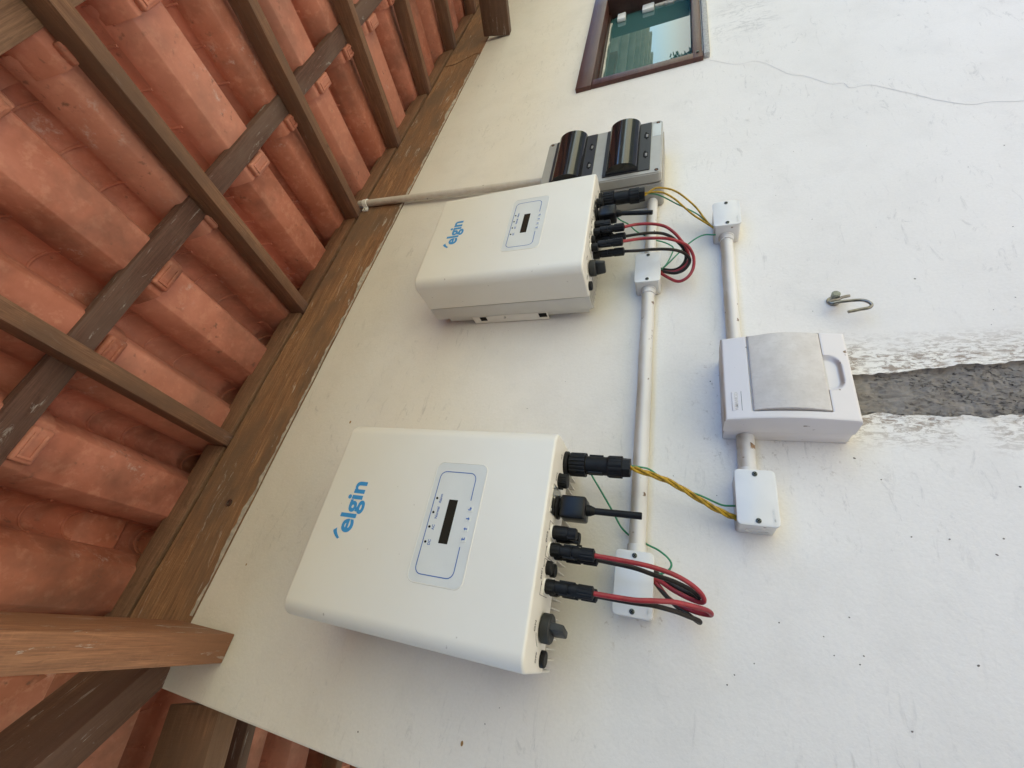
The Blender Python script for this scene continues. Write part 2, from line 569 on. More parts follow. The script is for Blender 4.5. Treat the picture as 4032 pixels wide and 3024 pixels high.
ROT_FRONT = Matrix(((1, 0, 0), (0, 0, -1), (0, 1, 0))).to_4x4()     # text upright on a face that looks to -Y
ROT_BELOW = Matrix(((1, 0, 0), (0, -1, 0), (0, 0, -1))).to_4x4()    # text on a face that looks down, tops to the front

def text_obj(name, s, size, pos, mat, parent, rot=ROT_FRONT, **kw):
    bm = text_mesh(s, size, **kw)
    bm.transform(Matrix.Translation(Vector(pos)) @ rot)
    return obj(name, bm, mat, parent, smooth=0)

def join_bm(dst, src):
    me = bpy.data.meshes.new('tmp'); src.to_mesh(me); src.free()
    dst.from_mesh(me); bpy.data.meshes.remove(me)
    return dst

def copy_tree(o, parent=None):
    c = o.copy(); col.objects.link(c)
    if parent is not None: c.parent = parent
    for ch in list(o.children):
        copy_tree(ch, c)
    return c

def timber(name, p0, p1, w, h, mat, parent, up=(0, 0, 1), bevel=.0015, side=None, wob=.0015):
    """sawn timber from p0 to p1 along its local X, w wide and h deep; p0/p1 are the centre line of the bottom face"""
    p0, p1 = Vector(p0), Vector(p1)
    L = (p1 - p0).length
    ex = (p1 - p0).normalized(); up = Vector(up)
    ey = up.cross(ex).normalized(); ez = ex.cross(ey).normalized()
    bm = BM()
    n = max(2, int(L / .12))
    rings = []
    sd = random.random() * 50
    for i in range(n + 1):
        x = L * i / n
        ring = []
        for (yy, zz) in ((-1, 0), (1, 0), (1, 1), (-1, 1)):
            q = noise.noise(Vector((x * 2.5 + sd, yy * 3, zz * 3))) * wob
            q2 = noise.noise(Vector((x * 2.5 + sd, yy * 3 + 9, zz * 3))) * wob
            ring.append(bm.verts.new((x, yy * w / 2 + q, zz * h + q2)))
        rings.append(ring)
    for i in range(n):
        for k in range(4):
            j = (k + 1) % 4
            bm.faces.new((rings[i][k], rings[i + 1][k], rings[i + 1][j], rings[i][j]))
    bm.faces.new(rings[0]); bm.faces.new(rings[-1][::-1])
    bmesh.ops.recalc_face_normals(bm, faces=bm.faces)
    es = [e for e in bm.edges if e.calc_face_angle(0) > .8]
    bmesh.ops.bevel(bm, geom=es, offset=bevel, segments=2, affect='EDGES', profile=.5)
    me = make_mesh(name, bm, mat, 35)
    o = bpy.data.objects.new(name, me); col.objects.link(o)
    R3 = Matrix((ex, ey, ez)).transposed().to_4x4()
    if parent is not None:
        o.parent = parent
        R3.translation = p0 - wpos(parent)
    else:
        R3.translation = p0
    o.matrix_local = R3
    return o
# ================================================================== SETTING
GZ = -1.75
# ground
bm = BM()
g = 40; S = 60
vs = [[bm.verts.new((-S + 2 * S * i / g, -S + 2 * S * j / g, GZ - .02 + (0.03 * noise.noise(Vector((i * .7, j * .7, 0)))))) for j in range(g + 1)] for i in range(g + 1)]
for i in range(g):
    for j in range(g):
        bm.faces.new((vs[i][j], vs[i + 1][j], vs[i + 1][j + 1], vs[i][j + 1]))
tagit(obj('ground', bm, M_GROUND), kind='structure')
bm = BM(); box(bm, (-1.6, -1.5, GZ - .1), (9, 0.02, GZ + .06), .01)
tagit(obj('pavement', bm, M_APRON), kind='structure')

# ---- house wall -----------------------------------------------------------
def ztop(x): return 1.0125 - .0333 * (x + .115)
WALL_L = -.243
RX0, RX1, RZ1 = .36, .58, -.235      # patch that carries the cement-filled chase
OX0, OX1, OZ0, OZ1 = 1.803, 2.50, -.062, .315
wall = thing('house_wall', (WALL_L, 0, GZ), 'off-white rendered house wall that carries all the electrical boxes, cracked and scuffed', 'wall')
bm = BM()
Xs = [WALL_L + .004, RX0, RX1, OX0, OX1, 3.5, 6.0]
Zs = [GZ, RZ1, OZ0, OZ1, None]
def V(x, z): return (x, 0.0, ztop(x) if z is None else z)
for i in range(len(Xs) - 1):
    for j in range(len(Zs) - 1):
        if Xs[i] == RX0 and Xs[i + 1] == RX1 and j == 0: continue
        if Xs[i] == OX0 and Zs[j] == OZ0: continue
        q = [V(Xs[i], Zs[j]), V(Xs[i + 1], Zs[j]), V(Xs[i + 1], Zs[j + 1]), V(Xs[i], Zs[j + 1])]
        bm.faces.new([bm.verts.new(p) for p in q])
# reveals of the window opening
for (a, b_) in (((OX0, OZ0), (OX0, OZ1)), ((OX0, OZ1), (OX1, OZ1)), ((OX1, OZ1), (OX1, OZ0)), ((OX1, OZ0), (OX0, OZ0))):
    q = [(a[0], 0, a[1]), (b_[0], 0, b_[1]), (b_[0], .16, b_[1]), (a[0], .16, a[1])]
    bm.faces.new([bm.verts.new(p) for p in q])
# left return, rounded arris, back and top
zt = ztop(WALL_L)
arr = [(WALL_L + .004, 0.0), (WALL_L + .0012, .0012), (WALL_L, .004), (WALL_L, 4.0)]
nz = 60
for k in range(3):
    for i in range(nz):
        z0, z1 = GZ + (zt - GZ) * i / nz, GZ + (zt - GZ) * (i + 1) / nz
        w0 = .0022 * noise.noise(Vector((0, 0, z0 * 14))) if k < 3 else 0
        w1 = .0022 * noise.noise(Vector((0, 0, z1 * 14)))
        f0 = (0, .6, 1, 1)[k]; f1 = (0, .6, 1, 1)[k + 1]
        q = [(arr[k + 1][0] - w0 * f1 * 0 , arr[k + 1][1], z0), (arr[k][0], arr[k][1], z0), (arr[k][0], arr[k][1], z1), (arr[k + 1][0], arr[k + 1][1], z1)]
        bm.faces.new([bm.verts.new(p) for p in q])
for q in ([(WALL_L, .0, zt - .0005), (6, .0, ztop(6) - .0005), (6, .16, ztop(6) - .0005), (WALL_L, .16, zt - .0005)],
          [(6, 0, GZ), (6, 4, GZ), (6, 4, 1), (6, 0, ztop(6))],
          [(WALL_L, 4, GZ), (6, 4, GZ), (6, 4, 1.0), (WALL_L, 4, 1.0)]):
    bm.faces.new([bm.verts.new(p) for p in q])
bmesh.ops.remove_doubles(bm, verts=bm.verts, dist=.0001)
obj('wall_face', bm, M_WALL, wall, smooth=30)

# chase filled with raw cement: a dense patch of the wall with real relief
bm = BM()
def edgeL(z): return .4215 + .004 * noise.noise(Vector((z * 38, 2, 0))) + .0022 * math.sin(z * 118) + .0012 * noise.noise(Vector((z * 160, 4, 0))) + .004 * noise.noise(Vector((z * 9, 8, 0)))
def edgeR(z): return .5005 + max(0, (-.30 - z)) * .115 * (z > -.52) + (.025 if z <= -.52 else 0) + .007 * noise.noise(Vector((z * 22, 5, 1))) + .003 * noise.noise(Vector((z * 90, 5, 1)))
zs = []
z = RZ1
while z > -.80: zs.append(z); z -= .0026
while z > GZ: zs.append(z); z -= .03
zs.append(GZ)
NA, NB = 22, 44
nx = NA * 2 + NB
def colx(i, z):
    l, r = edgeL(z), edgeR(z)
    if i <= NA:
        t = i / NA; t = 1 - (1 - t) ** 1.8
        return RX0 + (l - RX0) * t
    if i <= NA + NB: return l + (r - l) * (i - NA) / NB
    t = (i - NA - NB) / NA; t = t ** 1.8
    return r + (RX1 - r) * t
grid = []
for z in zs:
    row = []
    for i in range(nx + 1):
        x = colx(i, z)
        din = min(x - edgeL(z), edgeR(z) - x)
        edge_fade = min(1, (x - RX0) / .02, (RX1 - x) / .02, (RZ1 - z) / .01)
        if din > .0002 and z < RZ1 - .004:
            t = min(1, din / .003)
            y = t * .0075 - t * (.0055 * noise.noise(Vector((x * 60, z * 30, 3))) + .0028 * noise.noise(Vector((x * 210, z * 110, 7))) + .0016 * noise.noise(Vector((x * 520, z * 350, 9))))
        else:
            lip = max(0, 1 - abs(din) / .009)
            y = -edge_fade * (lip * .0024 + .0014 * noise.noise(Vector((x * 60, z * 40, 0))) * max(0, 1 - abs(din) / .05))
            y = min(y, 0)
        row.append(bm.verts.new((x, y, z)))
    grid.append(row)
for j in range(len(zs) - 1):
    for i in range(nx):
        f = bm.faces.new((grid[j + 1][i], grid[j + 1][i + 1], grid[j][i + 1], grid[j][i]))
        if NA <= i < NA + NB and zs[j] < RZ1 - .004: f.material_index = 1
o = obj('cement_filled_chase', bm, [M_WALL, M_CEMENT], wall, smooth=60)
o['label'] = 'rough grey cement filling a chase in the white wall'

# hairline crack below the window
crack = [(1.754, -.085), (1.683, -.159), (1.675, -.209), (1.643, -.240), (1.592, -.268), (1.546, -.295), (1.518, -.330), (1.452, -.377), (1.441, -.407), (1.411, -.418), (1.405, -.459), (1.365, -.497), (1.311, -.544), (1.282, -.567), (1.238, -.618), (1.233, -.654), (1.214, -.704), (1.21, -.78), (1.19, -.9)]
P = catmull([(x, 0, z) for x, z in crack], 8)
bm = BM(); prev = None
for i, p in enumerate(P):
    t = (P[min(i + 1, len(P) - 1)] - P[max(0, i - 1)]).normalized()
    nrm = Vector((t.z, 0, -t.x))
    w = .0006 * (.5 + .5 * abs(noise.noise(Vector((i * .35, 0, 0)))) + .3)
    jit = nrm * .0018 * noise.noise(Vector((i * .6, 3, 0)))
    a_, b_ = bm.verts.new(p + jit + nrm * w + Vector((0, -.0006, 0))), bm.verts.new(p + jit - nrm * w + Vector((0, -.0006, 0)))
    if prev: bm.faces.new((prev[0], prev[1], b_, a_))
    prev = (a_, b_)
obj('hairline_crack', bm, M_CRACK, wall, smooth=0)

# fly specks and drill marks, measured off the wall
specks = [(1.672, -.330, 1.3), (1.337, -.249, 1.4), (1.178, -.262, 1.4), (1.547, -.431, 1), (1.528, -.463, 1), (1.411, -.502, 1), (1.408, -.51, .7), (1.072, -.633, 1.8), (1.019, -.562, 1.2), (.918, -.270, 1.6), (.829, -.580, 1.8), (.869, -.378, 1), (1.15, -.409, 1),
          (.717, -.411, 2.2), (.657, -.536, 1.4), (.307, -.285, 1.4), (.309, -.445, 2), (.49, -.047, 1.8), (.652, -.238, 1.1), (.632, -.501, 1.2), (.341, -.256, 2.6), (.60, -.49, 1),
          (.222, -.305, 1.6), (.224, -.348, 1.9), (.209, -.394, 2.2), (.232, -.407, 1.5), (.069, -.340, 2.2), (.079, -.125, 1.4), (.071, -.178, 1.2), (.021, -.089, 1.2), (.002, -.063, 1.2), (-.012, -.053, 1.3), (-.017, -.257, 1.6), (.045, -.215, 1.4), (.056, -.221, 1.4), (.101, -.212, 1.6), (.05, -.187, 1.2),
          (-.137, .294, 1.4), (-.199, .516, 1.8), (-.112, .275, 1.1), (.423, .325, 1.4), (.492, .247, 1.2), (2.058, .732, 2.2), (1.767, .446, 1.7), (2.0, .385, 1.6), (1.118, -.2087, 1.2), (1.09, -.2075, 1.1), (1.018, -.208, 1.2), (.29, .02, 1.2), (.26, -.05, 1.1), (-.15, .05, 1.1), (-.1, -.1, 1.2)]
rnd = random.Random(3)
for _ in range(46): specks.append((rnd.uniform(-.2, 2.2), rnd.uniform(-.75, .9), rnd.uniform(.45, .9)))
bm = BM()
for x, z, s in specks:
    n_ = 8; sq = rnd.uniform(.5, .9); rot = rnd.uniform(0, 3)
    ring = []
    for k in range(n_):
        t = 2 * math.pi * k / n_
        u, v_ = math.cos(t) * s * .00085 * rnd.uniform(.8, 1.15), math.sin(t) * s * .00085 * sq
        ring.append(bm.verts.new((x + u * math.cos(rot) - v_ * math.sin(rot), -.0003, z + u * math.sin(rot) + v_ * math.cos(rot))))
    ctr = bm.verts.new((x, -.0009, z))
    for k in range(n_): bm.faces.new((ring[k], ring[(k + 1) % n_], ctr))
tagit(obj('speck', bm, M_SPECK, wall), kind='stuff')
bm = BM()
for x, z, s in ((-.169, .326, 2.6), (.375, .8, 3.0), (.01, .93, 2)):
    ring = [bm.verts.new((x + .0014 * s * math.cos(t), -.0004, z + .0009 * s * math.sin(t))) for t in [k * math.pi / 4 for k in range(8)]]
    bm.faces.new(ring[::-1])
tagit(obj('speck_brown', bm, M_SPECKB, wall, smooth=0), kind='stuff')

# dark space behind the window, ceiling slab under the roof void
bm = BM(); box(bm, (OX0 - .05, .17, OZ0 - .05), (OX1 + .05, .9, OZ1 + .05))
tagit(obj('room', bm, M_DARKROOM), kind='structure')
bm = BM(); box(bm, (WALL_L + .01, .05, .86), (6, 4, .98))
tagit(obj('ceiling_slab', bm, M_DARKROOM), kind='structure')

# ---- roof -----------------------------------------------------------------
SL = .211; K = -.0333
roof = thing('tiled_roof', (WALL_L, 0, 1.0), 'terracotta tiled eave with exposed brown rafters and battens over the off-white wall', 'roof')
ang = math.atan(SL)
def main_frame(x, y, h):
    """point on the main slope at plan (x, y), h above the underside of the rafters; axes: along eave, up slope, normal"""
    ex = Vector((1, 0, K)).normalized(); ey = Vector((0, 1, SL)).normalized(); ez = ex.cross(ey).normalized(); ey = ez.cross(ex)
    p = Vector((x, y, 1.207 + K * (x - .1) + SL * y)) + ez * h
    return p, ex, ey, ez
def side_frame(x, y, h):
    ey = Vector((1, 0, SL)).normalized(); ex = Vector((0, -1, 0)); ez = ex.cross(ey).normalized()
    p = Vector((x, y, 1.215 + SL * (x - WALL_L))) + ez * h
    return p, ex, ey, ez

# wall plate, in two lengths butted over the wall
for (xa, xb, ya) in ((WALL_L, 2.40, .10), (2.409, 6.0, .10)):
    za, zb_ = ztop(xa) + .0, ztop(xb)
    bm = BM()
    n_ = int((xb - xa) / .04) + 1
    o_ = None
    rows = []
    for i in range(n_ + 1):
        t = i / n_; x = xa + (xb - xa) * t
        row = []
        for (y, zz) in ((-.0035, 0), (-.0035, .03), (-.0035, .065), (-.0035, .10), (-.0035, .135), (-.0035, .170), (-.0035, .192), (ya, .195), (ya, 0)):
            slant = (.012 * math.sin(zz * 40) - zz * .25) if (i == 0 and xa > 0) or (i == n_ and xb < 3) else 0
            yy = y + (.0022 * noise.noise(Vector((x * 6, 1, zz * 18))) if y < 0 else 0)
            z = ztop(x) + zz + (.0035 * noise.noise(Vector((x * 9, 4, 0))) if zz < .01 else 0)
            row.append(bm.verts.new((x + slant - xa, yy, z - za)))
        rows.append(row)
    m_ = len(rows[0])
    for i in range(n_):
        for k in range(m_):
            j = (k + 1) % m_
            bm.faces.new((rows[i][k], rows[i + 1][k], rows[i + 1][j], rows[i][j]))
    bm.faces.new(rows[0]); bm.faces.new(rows[-1][::-1])
    bmesh.ops.recalc_face_normals(bm, faces=bm.faces)
    me = make_mesh('wall_plate', bm, M_WOOD_PLATE, 40)
    o = bpy.data.objects.new('wall_plate', me); col.objects.link(o); o.parent = roof
    o.location = Vector((xa, 0, za)) - wpos(roof)
# ragged lime paint along the lower edge of the plate
bm = BM(); prev = None
x = -.11
while x < 2.38:
    h = .010 + .010 * noise.noise(Vector((x * 16, 0, 0))) + .006 * noise.noise(Vector((x * 60, 2, 0))) + (.03 * max(0, noise.noise(Vector((x * 5, 5, 0))) - .15))
    h = max(.0012, h * 0.8)
    z0 = ztop(x) + .0035 * noise.noise(Vector((x * 9, 4, 0))) - .003
    a_, b_ = bm.verts.new((x, -.0066, z0)), bm.verts.new((x, -.0064, z0 + h))
    if prev: bm.faces.new((prev[0], a_, b_, prev[1]))
    prev = (a_, b_); x += .004
o = obj('paint_edge', bm, simple('lime_edge', (.52, .48, .43), .85, var=.35, vscale=70), roof, smooth=60)
# knot bolt on the plate
bm = BM(); lathe(bm, (.137, -.0035, 1.075), (0, -1, 0), [(0, .009), (.003, .0088), (.003, .0055), (.0005, .005), (.0005, .002)], 16)
obj('bolt_head', bm, M_HOOK, roof)

# rafters on the main slope
RXS = [.305, .793, 1.265, 1.726, 2.162, 2.598, 3.02, 3.46, 3.9, 4.34, 4.78]
RW = .034
for x in RXS:
    p0, ex, ey, ez = main_frame(x, .35, 0); p1, _, _, _ = main_frame(x, -1.13, 0)
    timber('rafter', p1, p0, RW, .062, M_WOOD_RAFT, roof, up=ez)
# jack rafters left of the outrigger, cut on the hip
for x, yl in ((-.12, .0),):
    p0, ex, ey, ez = main_frame(x, .12, 0.0); p1, _, _, _ = main_frame(x, .09, 0)

# blocking boards between the rafters, on the plate
edges = [-.24] + RXS
for i in range(len(edges) - 1):
    xa = edges[i] + RW / 2 + .001; xb = edges[i + 1] - RW / 2 - .001
    z = lambda x: 1.222 + K * (x - .1)
    timber('blocking_board', (xa, .012, z(xa)), (xb, .012, z(xb)), .022, .072, M_WOOD_BAT2 if i != 2 else M_WOOD_RAFT, roof)

# battens
for (ya, dark) in ((-.400, True), (-.799, False), (-1.09, False), (.10, False), (.44, False)):
    xa = WALL_L + ya - .02 if ya < 0 else WALL_L + .1
    p0, ex, ey, ez = main_frame(xa, ya, .0625); p1, _, _, _ = main_frame(5.0, ya, .0625)
    timber('batten', p0, p1, .055, .024, M_WOOD_BAT if dark else M_WOOD_BAT2, roof, up=ez, wob=.003)

# roof tiles ----------------------------------------------------------------
PIT = .2255
prof = [(-.069, .050), (-.0675, .040), (-.0655, .032), (-.054, .0150), (-.0435, .0016), (-.0405, 0), (0, -.0003), (.0405, 0), (.0435, .0016), (.054, .0150), (.0655, .032), (.0675, .040)]
prof = [(x * 1.15, z * 1.42) for x, z in prof]
ac = (.1130, .062)
for k in range(1, 10):
    t = math.pi * (1 - k / 9)
    prof.append((ac[0] + .0365 * math.cos(t), ac[1] + .058 * math.sin(t)))
prof.append((.1515, .052))
LT = .428
def tile_mesh(nib=True):
    bm = BM()
    ys = [0, .010, .022, .10, .2, .3, .385, .400, LT]
    rows = []
    for y in ys:
        row = []
        for i, (x, z) in enumerate(prof):
            k = 1.0
            zz = z
            if i >= 12:                                 # arch: raised ribs and a rolled lip
                pass
            if y == 0: zz = z + .004
            row.append(bm.verts.new((x * (1 + (.02 if y < .015 else 0)), y, zz)))
        rows.append(row)
    for j in range(len(ys) - 1):
        for i in range(len(prof) - 1):
            bm.faces.new((rows[j][i], rows[j + 1][i], rows[j + 1][i + 1], rows[j][i + 1]))
    bmesh.ops.recalc_face_normals(bm, faces=bm.faces)
    # thickness, upwards
    top = {}
    for j, row in enumerate(rows):
        for i, v in enumerate(row):
            a_ = prof[max(0, i - 1)]; b_ = prof[min(len(prof) - 1, i + 1)]
            t = Vector((b_[0] - a_[0], 0, b_[1] - a_[1])).normalized()
            nn = Vector((-t.z, 0, t.x))
            top[(j, i)] = bm.verts.new(v.co + nn * .0115)
    J, I = len(ys), len(prof)
    for j in range(J - 1):
        for i in range(I - 1):
            bm.faces.new((top[(j, i)], top[(j, i + 1)], top[(j + 1, i + 1)], top[(j + 1, i)]))
    for j in range(J - 1):
        bm.faces.new((rows[j][0], top[(j, 0)], top[(j + 1, 0)], rows[j + 1][0]))
        bm.faces.new((rows[j][I - 1], rows[j + 1][I - 1], top[(j + 1, I - 1)], top[(j, I - 1)]))
    for i in range(I - 1):
        bm.faces.new((rows[0][i], rows[0][i + 1], top[(0, i + 1)], top[(0, i)]))
        bm.faces.new((rows[-1][i], top[(J - 1, i)], top[(J - 1, i + 1)], rows[-1][i + 1]))
    bmesh.ops.recalc_face_normals(bm, faces=bm.faces)
    # transverse ribs inside the arch
    for y in (.075, .165, .255):
        pts = []
        for k in range(0, 11):
            t = math.pi * (1 - k / 10)
            pts.append((ac[0] + .0360 * math.cos(t), y, ac[1] + .0575 * math.sin(t)))
        tube(bm, pts, .0035, 6, smooth=False)
    # nib under the head of the channel, with its slot
    if not nib: return make_mesh('roof_tile', bm, M_TILE, 50)
    zz = -.017
    box(bm, (-.036, LT - .040, zz), (.036, LT - .001, .002), .005)
    box(bm, (-.024, LT - .034, zz - .0035), (.024, LT - .028, zz + .002), .001)
    box(bm, (-.024, LT - .014, zz - .0035), (.024, LT - .008, zz + .002), .001)
    box(bm, (-.028, LT - .034, zz - .0035), (-.022, LT - .008, zz + .002), .001)
    me = make_mesh('roof_tile', bm, M_TILE, 50)
    return me
TILE = tile_mesh()
TILE_PLAIN = tile_mesh(False)
rt = random.Random(11)
def put_tile(fr, x, y, tilt, me=None):
    p, ex, ey, ez = fr(x, y, .0885)
    Rm = Matrix((ex, ey, ez)).transposed().to_4x4()
    Rm = Matrix.Translation(p - wpos(roof)) @ Rm @ Matrix.Rotation(tilt, 4, 'X') @ Matrix.Rotation(rt.uniform(-.004, .004), 4, 'Z') @ Matrix.Rotation(rt.uniform(-.006, .006), 4, 'Y')
    o = bpy.data.objects.new('roof_tile', me or TILE); col.objects.link(o); o.parent = roof
    o.matrix_local = Rm
TILT = -math.atan2(.017, .375)
cs = 1 / math.cos(ang)
for r in range(-2, 3):
    yh = -.332 + .380 * r
    yl = yh - LT / cs
    for c in range(-6, 22):
        x = .124 + PIT * c
        if x + .16 - yl < WALL_L - .03: continue
        if x > 4.9: continue
        put_tile(main_frame, x + rt.uniform(-.002, .002), yl + rt.uniform(-.003, .003), TILT, TILE_PLAIN if r >= 1 else TILE)
for r in range(-3, 3):
    xh = WALL_L - .30 + .380 * r
    xl = xh - LT / cs
    for c in range(-7, 9):
        y = -.09 + PIT * c
        if y + .12 - (xl - WALL_L) < -.03: continue
        p = side_frame(xl, y, 0)
        put_tile(side_frame, xl, y + rt.uniform(-.002, .002), TILT)
# added sheets over the tiles block light leaks and keep the void dark
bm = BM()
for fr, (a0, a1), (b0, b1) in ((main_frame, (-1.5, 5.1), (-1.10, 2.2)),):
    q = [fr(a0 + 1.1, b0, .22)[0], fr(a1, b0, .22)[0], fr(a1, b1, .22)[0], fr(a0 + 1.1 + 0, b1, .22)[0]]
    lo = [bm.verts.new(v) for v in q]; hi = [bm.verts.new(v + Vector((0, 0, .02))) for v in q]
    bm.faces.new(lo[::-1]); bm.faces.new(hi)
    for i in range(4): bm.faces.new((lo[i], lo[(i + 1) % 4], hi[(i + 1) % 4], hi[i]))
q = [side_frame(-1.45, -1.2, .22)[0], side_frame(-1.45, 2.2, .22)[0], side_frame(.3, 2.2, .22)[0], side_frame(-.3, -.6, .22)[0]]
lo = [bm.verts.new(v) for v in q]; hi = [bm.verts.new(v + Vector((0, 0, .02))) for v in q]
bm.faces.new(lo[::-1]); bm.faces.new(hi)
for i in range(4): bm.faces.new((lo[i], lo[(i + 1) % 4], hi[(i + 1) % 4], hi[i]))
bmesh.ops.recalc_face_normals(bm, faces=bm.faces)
obj('roof_light_blocker', bm, M_DARKROOM, roof, smooth=0)

# heavy timbers -------------------------------------------------------------
o = timber('outrigger_beam', (-.146, -1.10, .874 - 1.10 * .213), (-.146, -.0005, .874), .052, .139, M_WOOD_OUT, roof, bevel=.002)
o['label'] = 'light brown outrigger beam nearest the camera, smeared with white paint'
o = timber('outrigger_beam', (2.534, -1.10, .795 - 1.10 * .213), (2.534, -.0005, .795), .048, .132, M_WOOD_OUTD, roof, bevel=.002)
o['label'] = 'dark brown outrigger beam above the window'
o = timber('outrigger_beam', (WALL_L - 1.1, .066, .874 - 1.10 * .211), (WALL_L - .0005, .066, .874), .052, .139, M_WOOD_RAFT, roof, bevel=.002)
o['label'] = 'dark outrigger beam on the return side of the corner'
d45 = Vector((-1, -1, -.255))
o = timber('hip_rafter', Vector((-.2218, -.0218, 1.004)) + d45 * 1.0, Vector((-.2218, -.0218, 1.004)) - d45 * .02, .060, .150, M_WOOD_HIP, roof, bevel=.003)
o['label'] = 'hip rafter running out diagonally from the wall corner'
# eave purlins carried by the outriggers
timber('eave_purlin', (-1.25, -1.09, 1.0 - 1.1 * .213 + .02), (5.0, -1.09, 1.0 - 1.1 * .213 + .02 - .2), .05, .12, M_WOOD_RAFT, roof)
# side slope
timber('wall_plate', (WALL_L + .05, .101, 1.012), (WALL_L + .05, 3.9, 1.012), .10, .195, M_WOOD_HIP, roof)
for y in (.48, .93, 1.38, 1.83):
    p1 = side_frame(.25, y, 0)[0]; p0, ex, ey, ez = side_frame(-1.35, y, 0)
    timber('rafter', p0, p1, RW, .062, M_WOOD_BAT if y < .5 else M_WOOD_RAFT, roof, up=ez)
for xa in (WALL_L - .365, WALL_L - .74, WALL_L + .02):
    p0, ex, ey, ez = side_frame(xa, (xa - WALL_L) + .05, .0625); p1 = side_frame(xa, 2.2, .0625)[0]
    timber('batten', p0, p1, .05, .024, M_WOOD_BAT, roof, up=ez)

# ---- window ---------------------------------------------------------------
win = thing('window', (1.763, 0, -.085), 'small brown wooden window with teal glass reflecting the sky and a tree', 'window')
def wtimber(name, p0, p1, w, h, up, mat=M_WOOD_WIN):
    return timber(name, p0, p1, w, h, mat, win, up=up, bevel=.003, wob=.0008)
# frame members stand 16 mm proud of the render; bottom-face centre lines
timber_top = wtimber('window_frame', (1.763, .022, .313), (2.60, .022, .311), .076, .060, (0, 0, 1))
wtimber('window_frame', (1.763, .022, -.062), (2.60, .022, -.062), .076, .030, (0, 0, 1))
bm = BM(); box(bm, (1.7635, -.0155, -.0655), (1.801, .0595, .3125), .003)
bm.transform(Matrix.Identity(4)); obj('window_frame', bm, M_WOOD_WIN, win)
bm = BM(); box(bm, (2.495, -.0155, -.0315), (2.56, .10, .3125), .003)
obj('window_frame', bm, M_WOOD_SASH, win)
# thin sash rail inside the left jamb and the top, glass bead
bm = BM(); box(bm, (1.8015, .040, -.032), (1.812, .058, .3125), .002); obj('sash_rail', bm, M_WOOD_SASH, win)
bm = BM(); box(bm, (1.812, .040, .303), (2.494, .058, .3125), .002); obj('sash_rail', bm, M_WOOD_SASH, win)
bm = BM(); box(bm, (1.8025, .060, -.050), (2.51, .0642, .314)); obj('window_pane', bm, M_GLASS, win, smooth=0)
bm = BM(); box(bm, (1.772, -.018, -.0860), (2.62, .020, -.0665), .003); obj('sill', bm, M_GRANITE, win)
for (x, z, w, h) in ((2.46, .255, .028, .036), (2.472, .14, .024, .050)):
    bm = BM(); box(bm, (x - w, .044, z - h / 2), (x + .028, .0597, z + h / 2), .004)
    obj('glass_clip', bm, M_CLIP, win)
bm = BM()
pts = []
rr = random.Random(5)
lowz = [(.112 - i * .0095, 2.494 - .012 - .020 * abs(noise.noise(Vector((i * .8, 1, 0)))) - (.014 if 4 < i < 9 else 0)) for i in range(16)]
pts = [(2.4945, .054, .112)] + [(x, .054, z) for z, x in lowz] + [(2.4945, .054, lowz[-1][0])]
prism(bm, pts, (0, .0055, 0)); obj('torn_seal', bm, M_FOAM, win)
bm = BM()
pts = [(1.9 + i * .03, .055, .3028 - .004 - .009 * abs(noise.noise(Vector((i * 1.3, 7, 0))))) for i in range(19)]
prism(bm, [(1.9, .055, .3029)] + pts + [(2.44, .055, .3029)], (0, .0045, 0)); obj('torn_seal', bm, M_FOAM, win)
bm = BM(); cyl(bm, (1.795, -.0154, -.048), (1.795, -.020, -.048), .0045, seg=12); obj('screw_head', bm, M_SCREW, win)
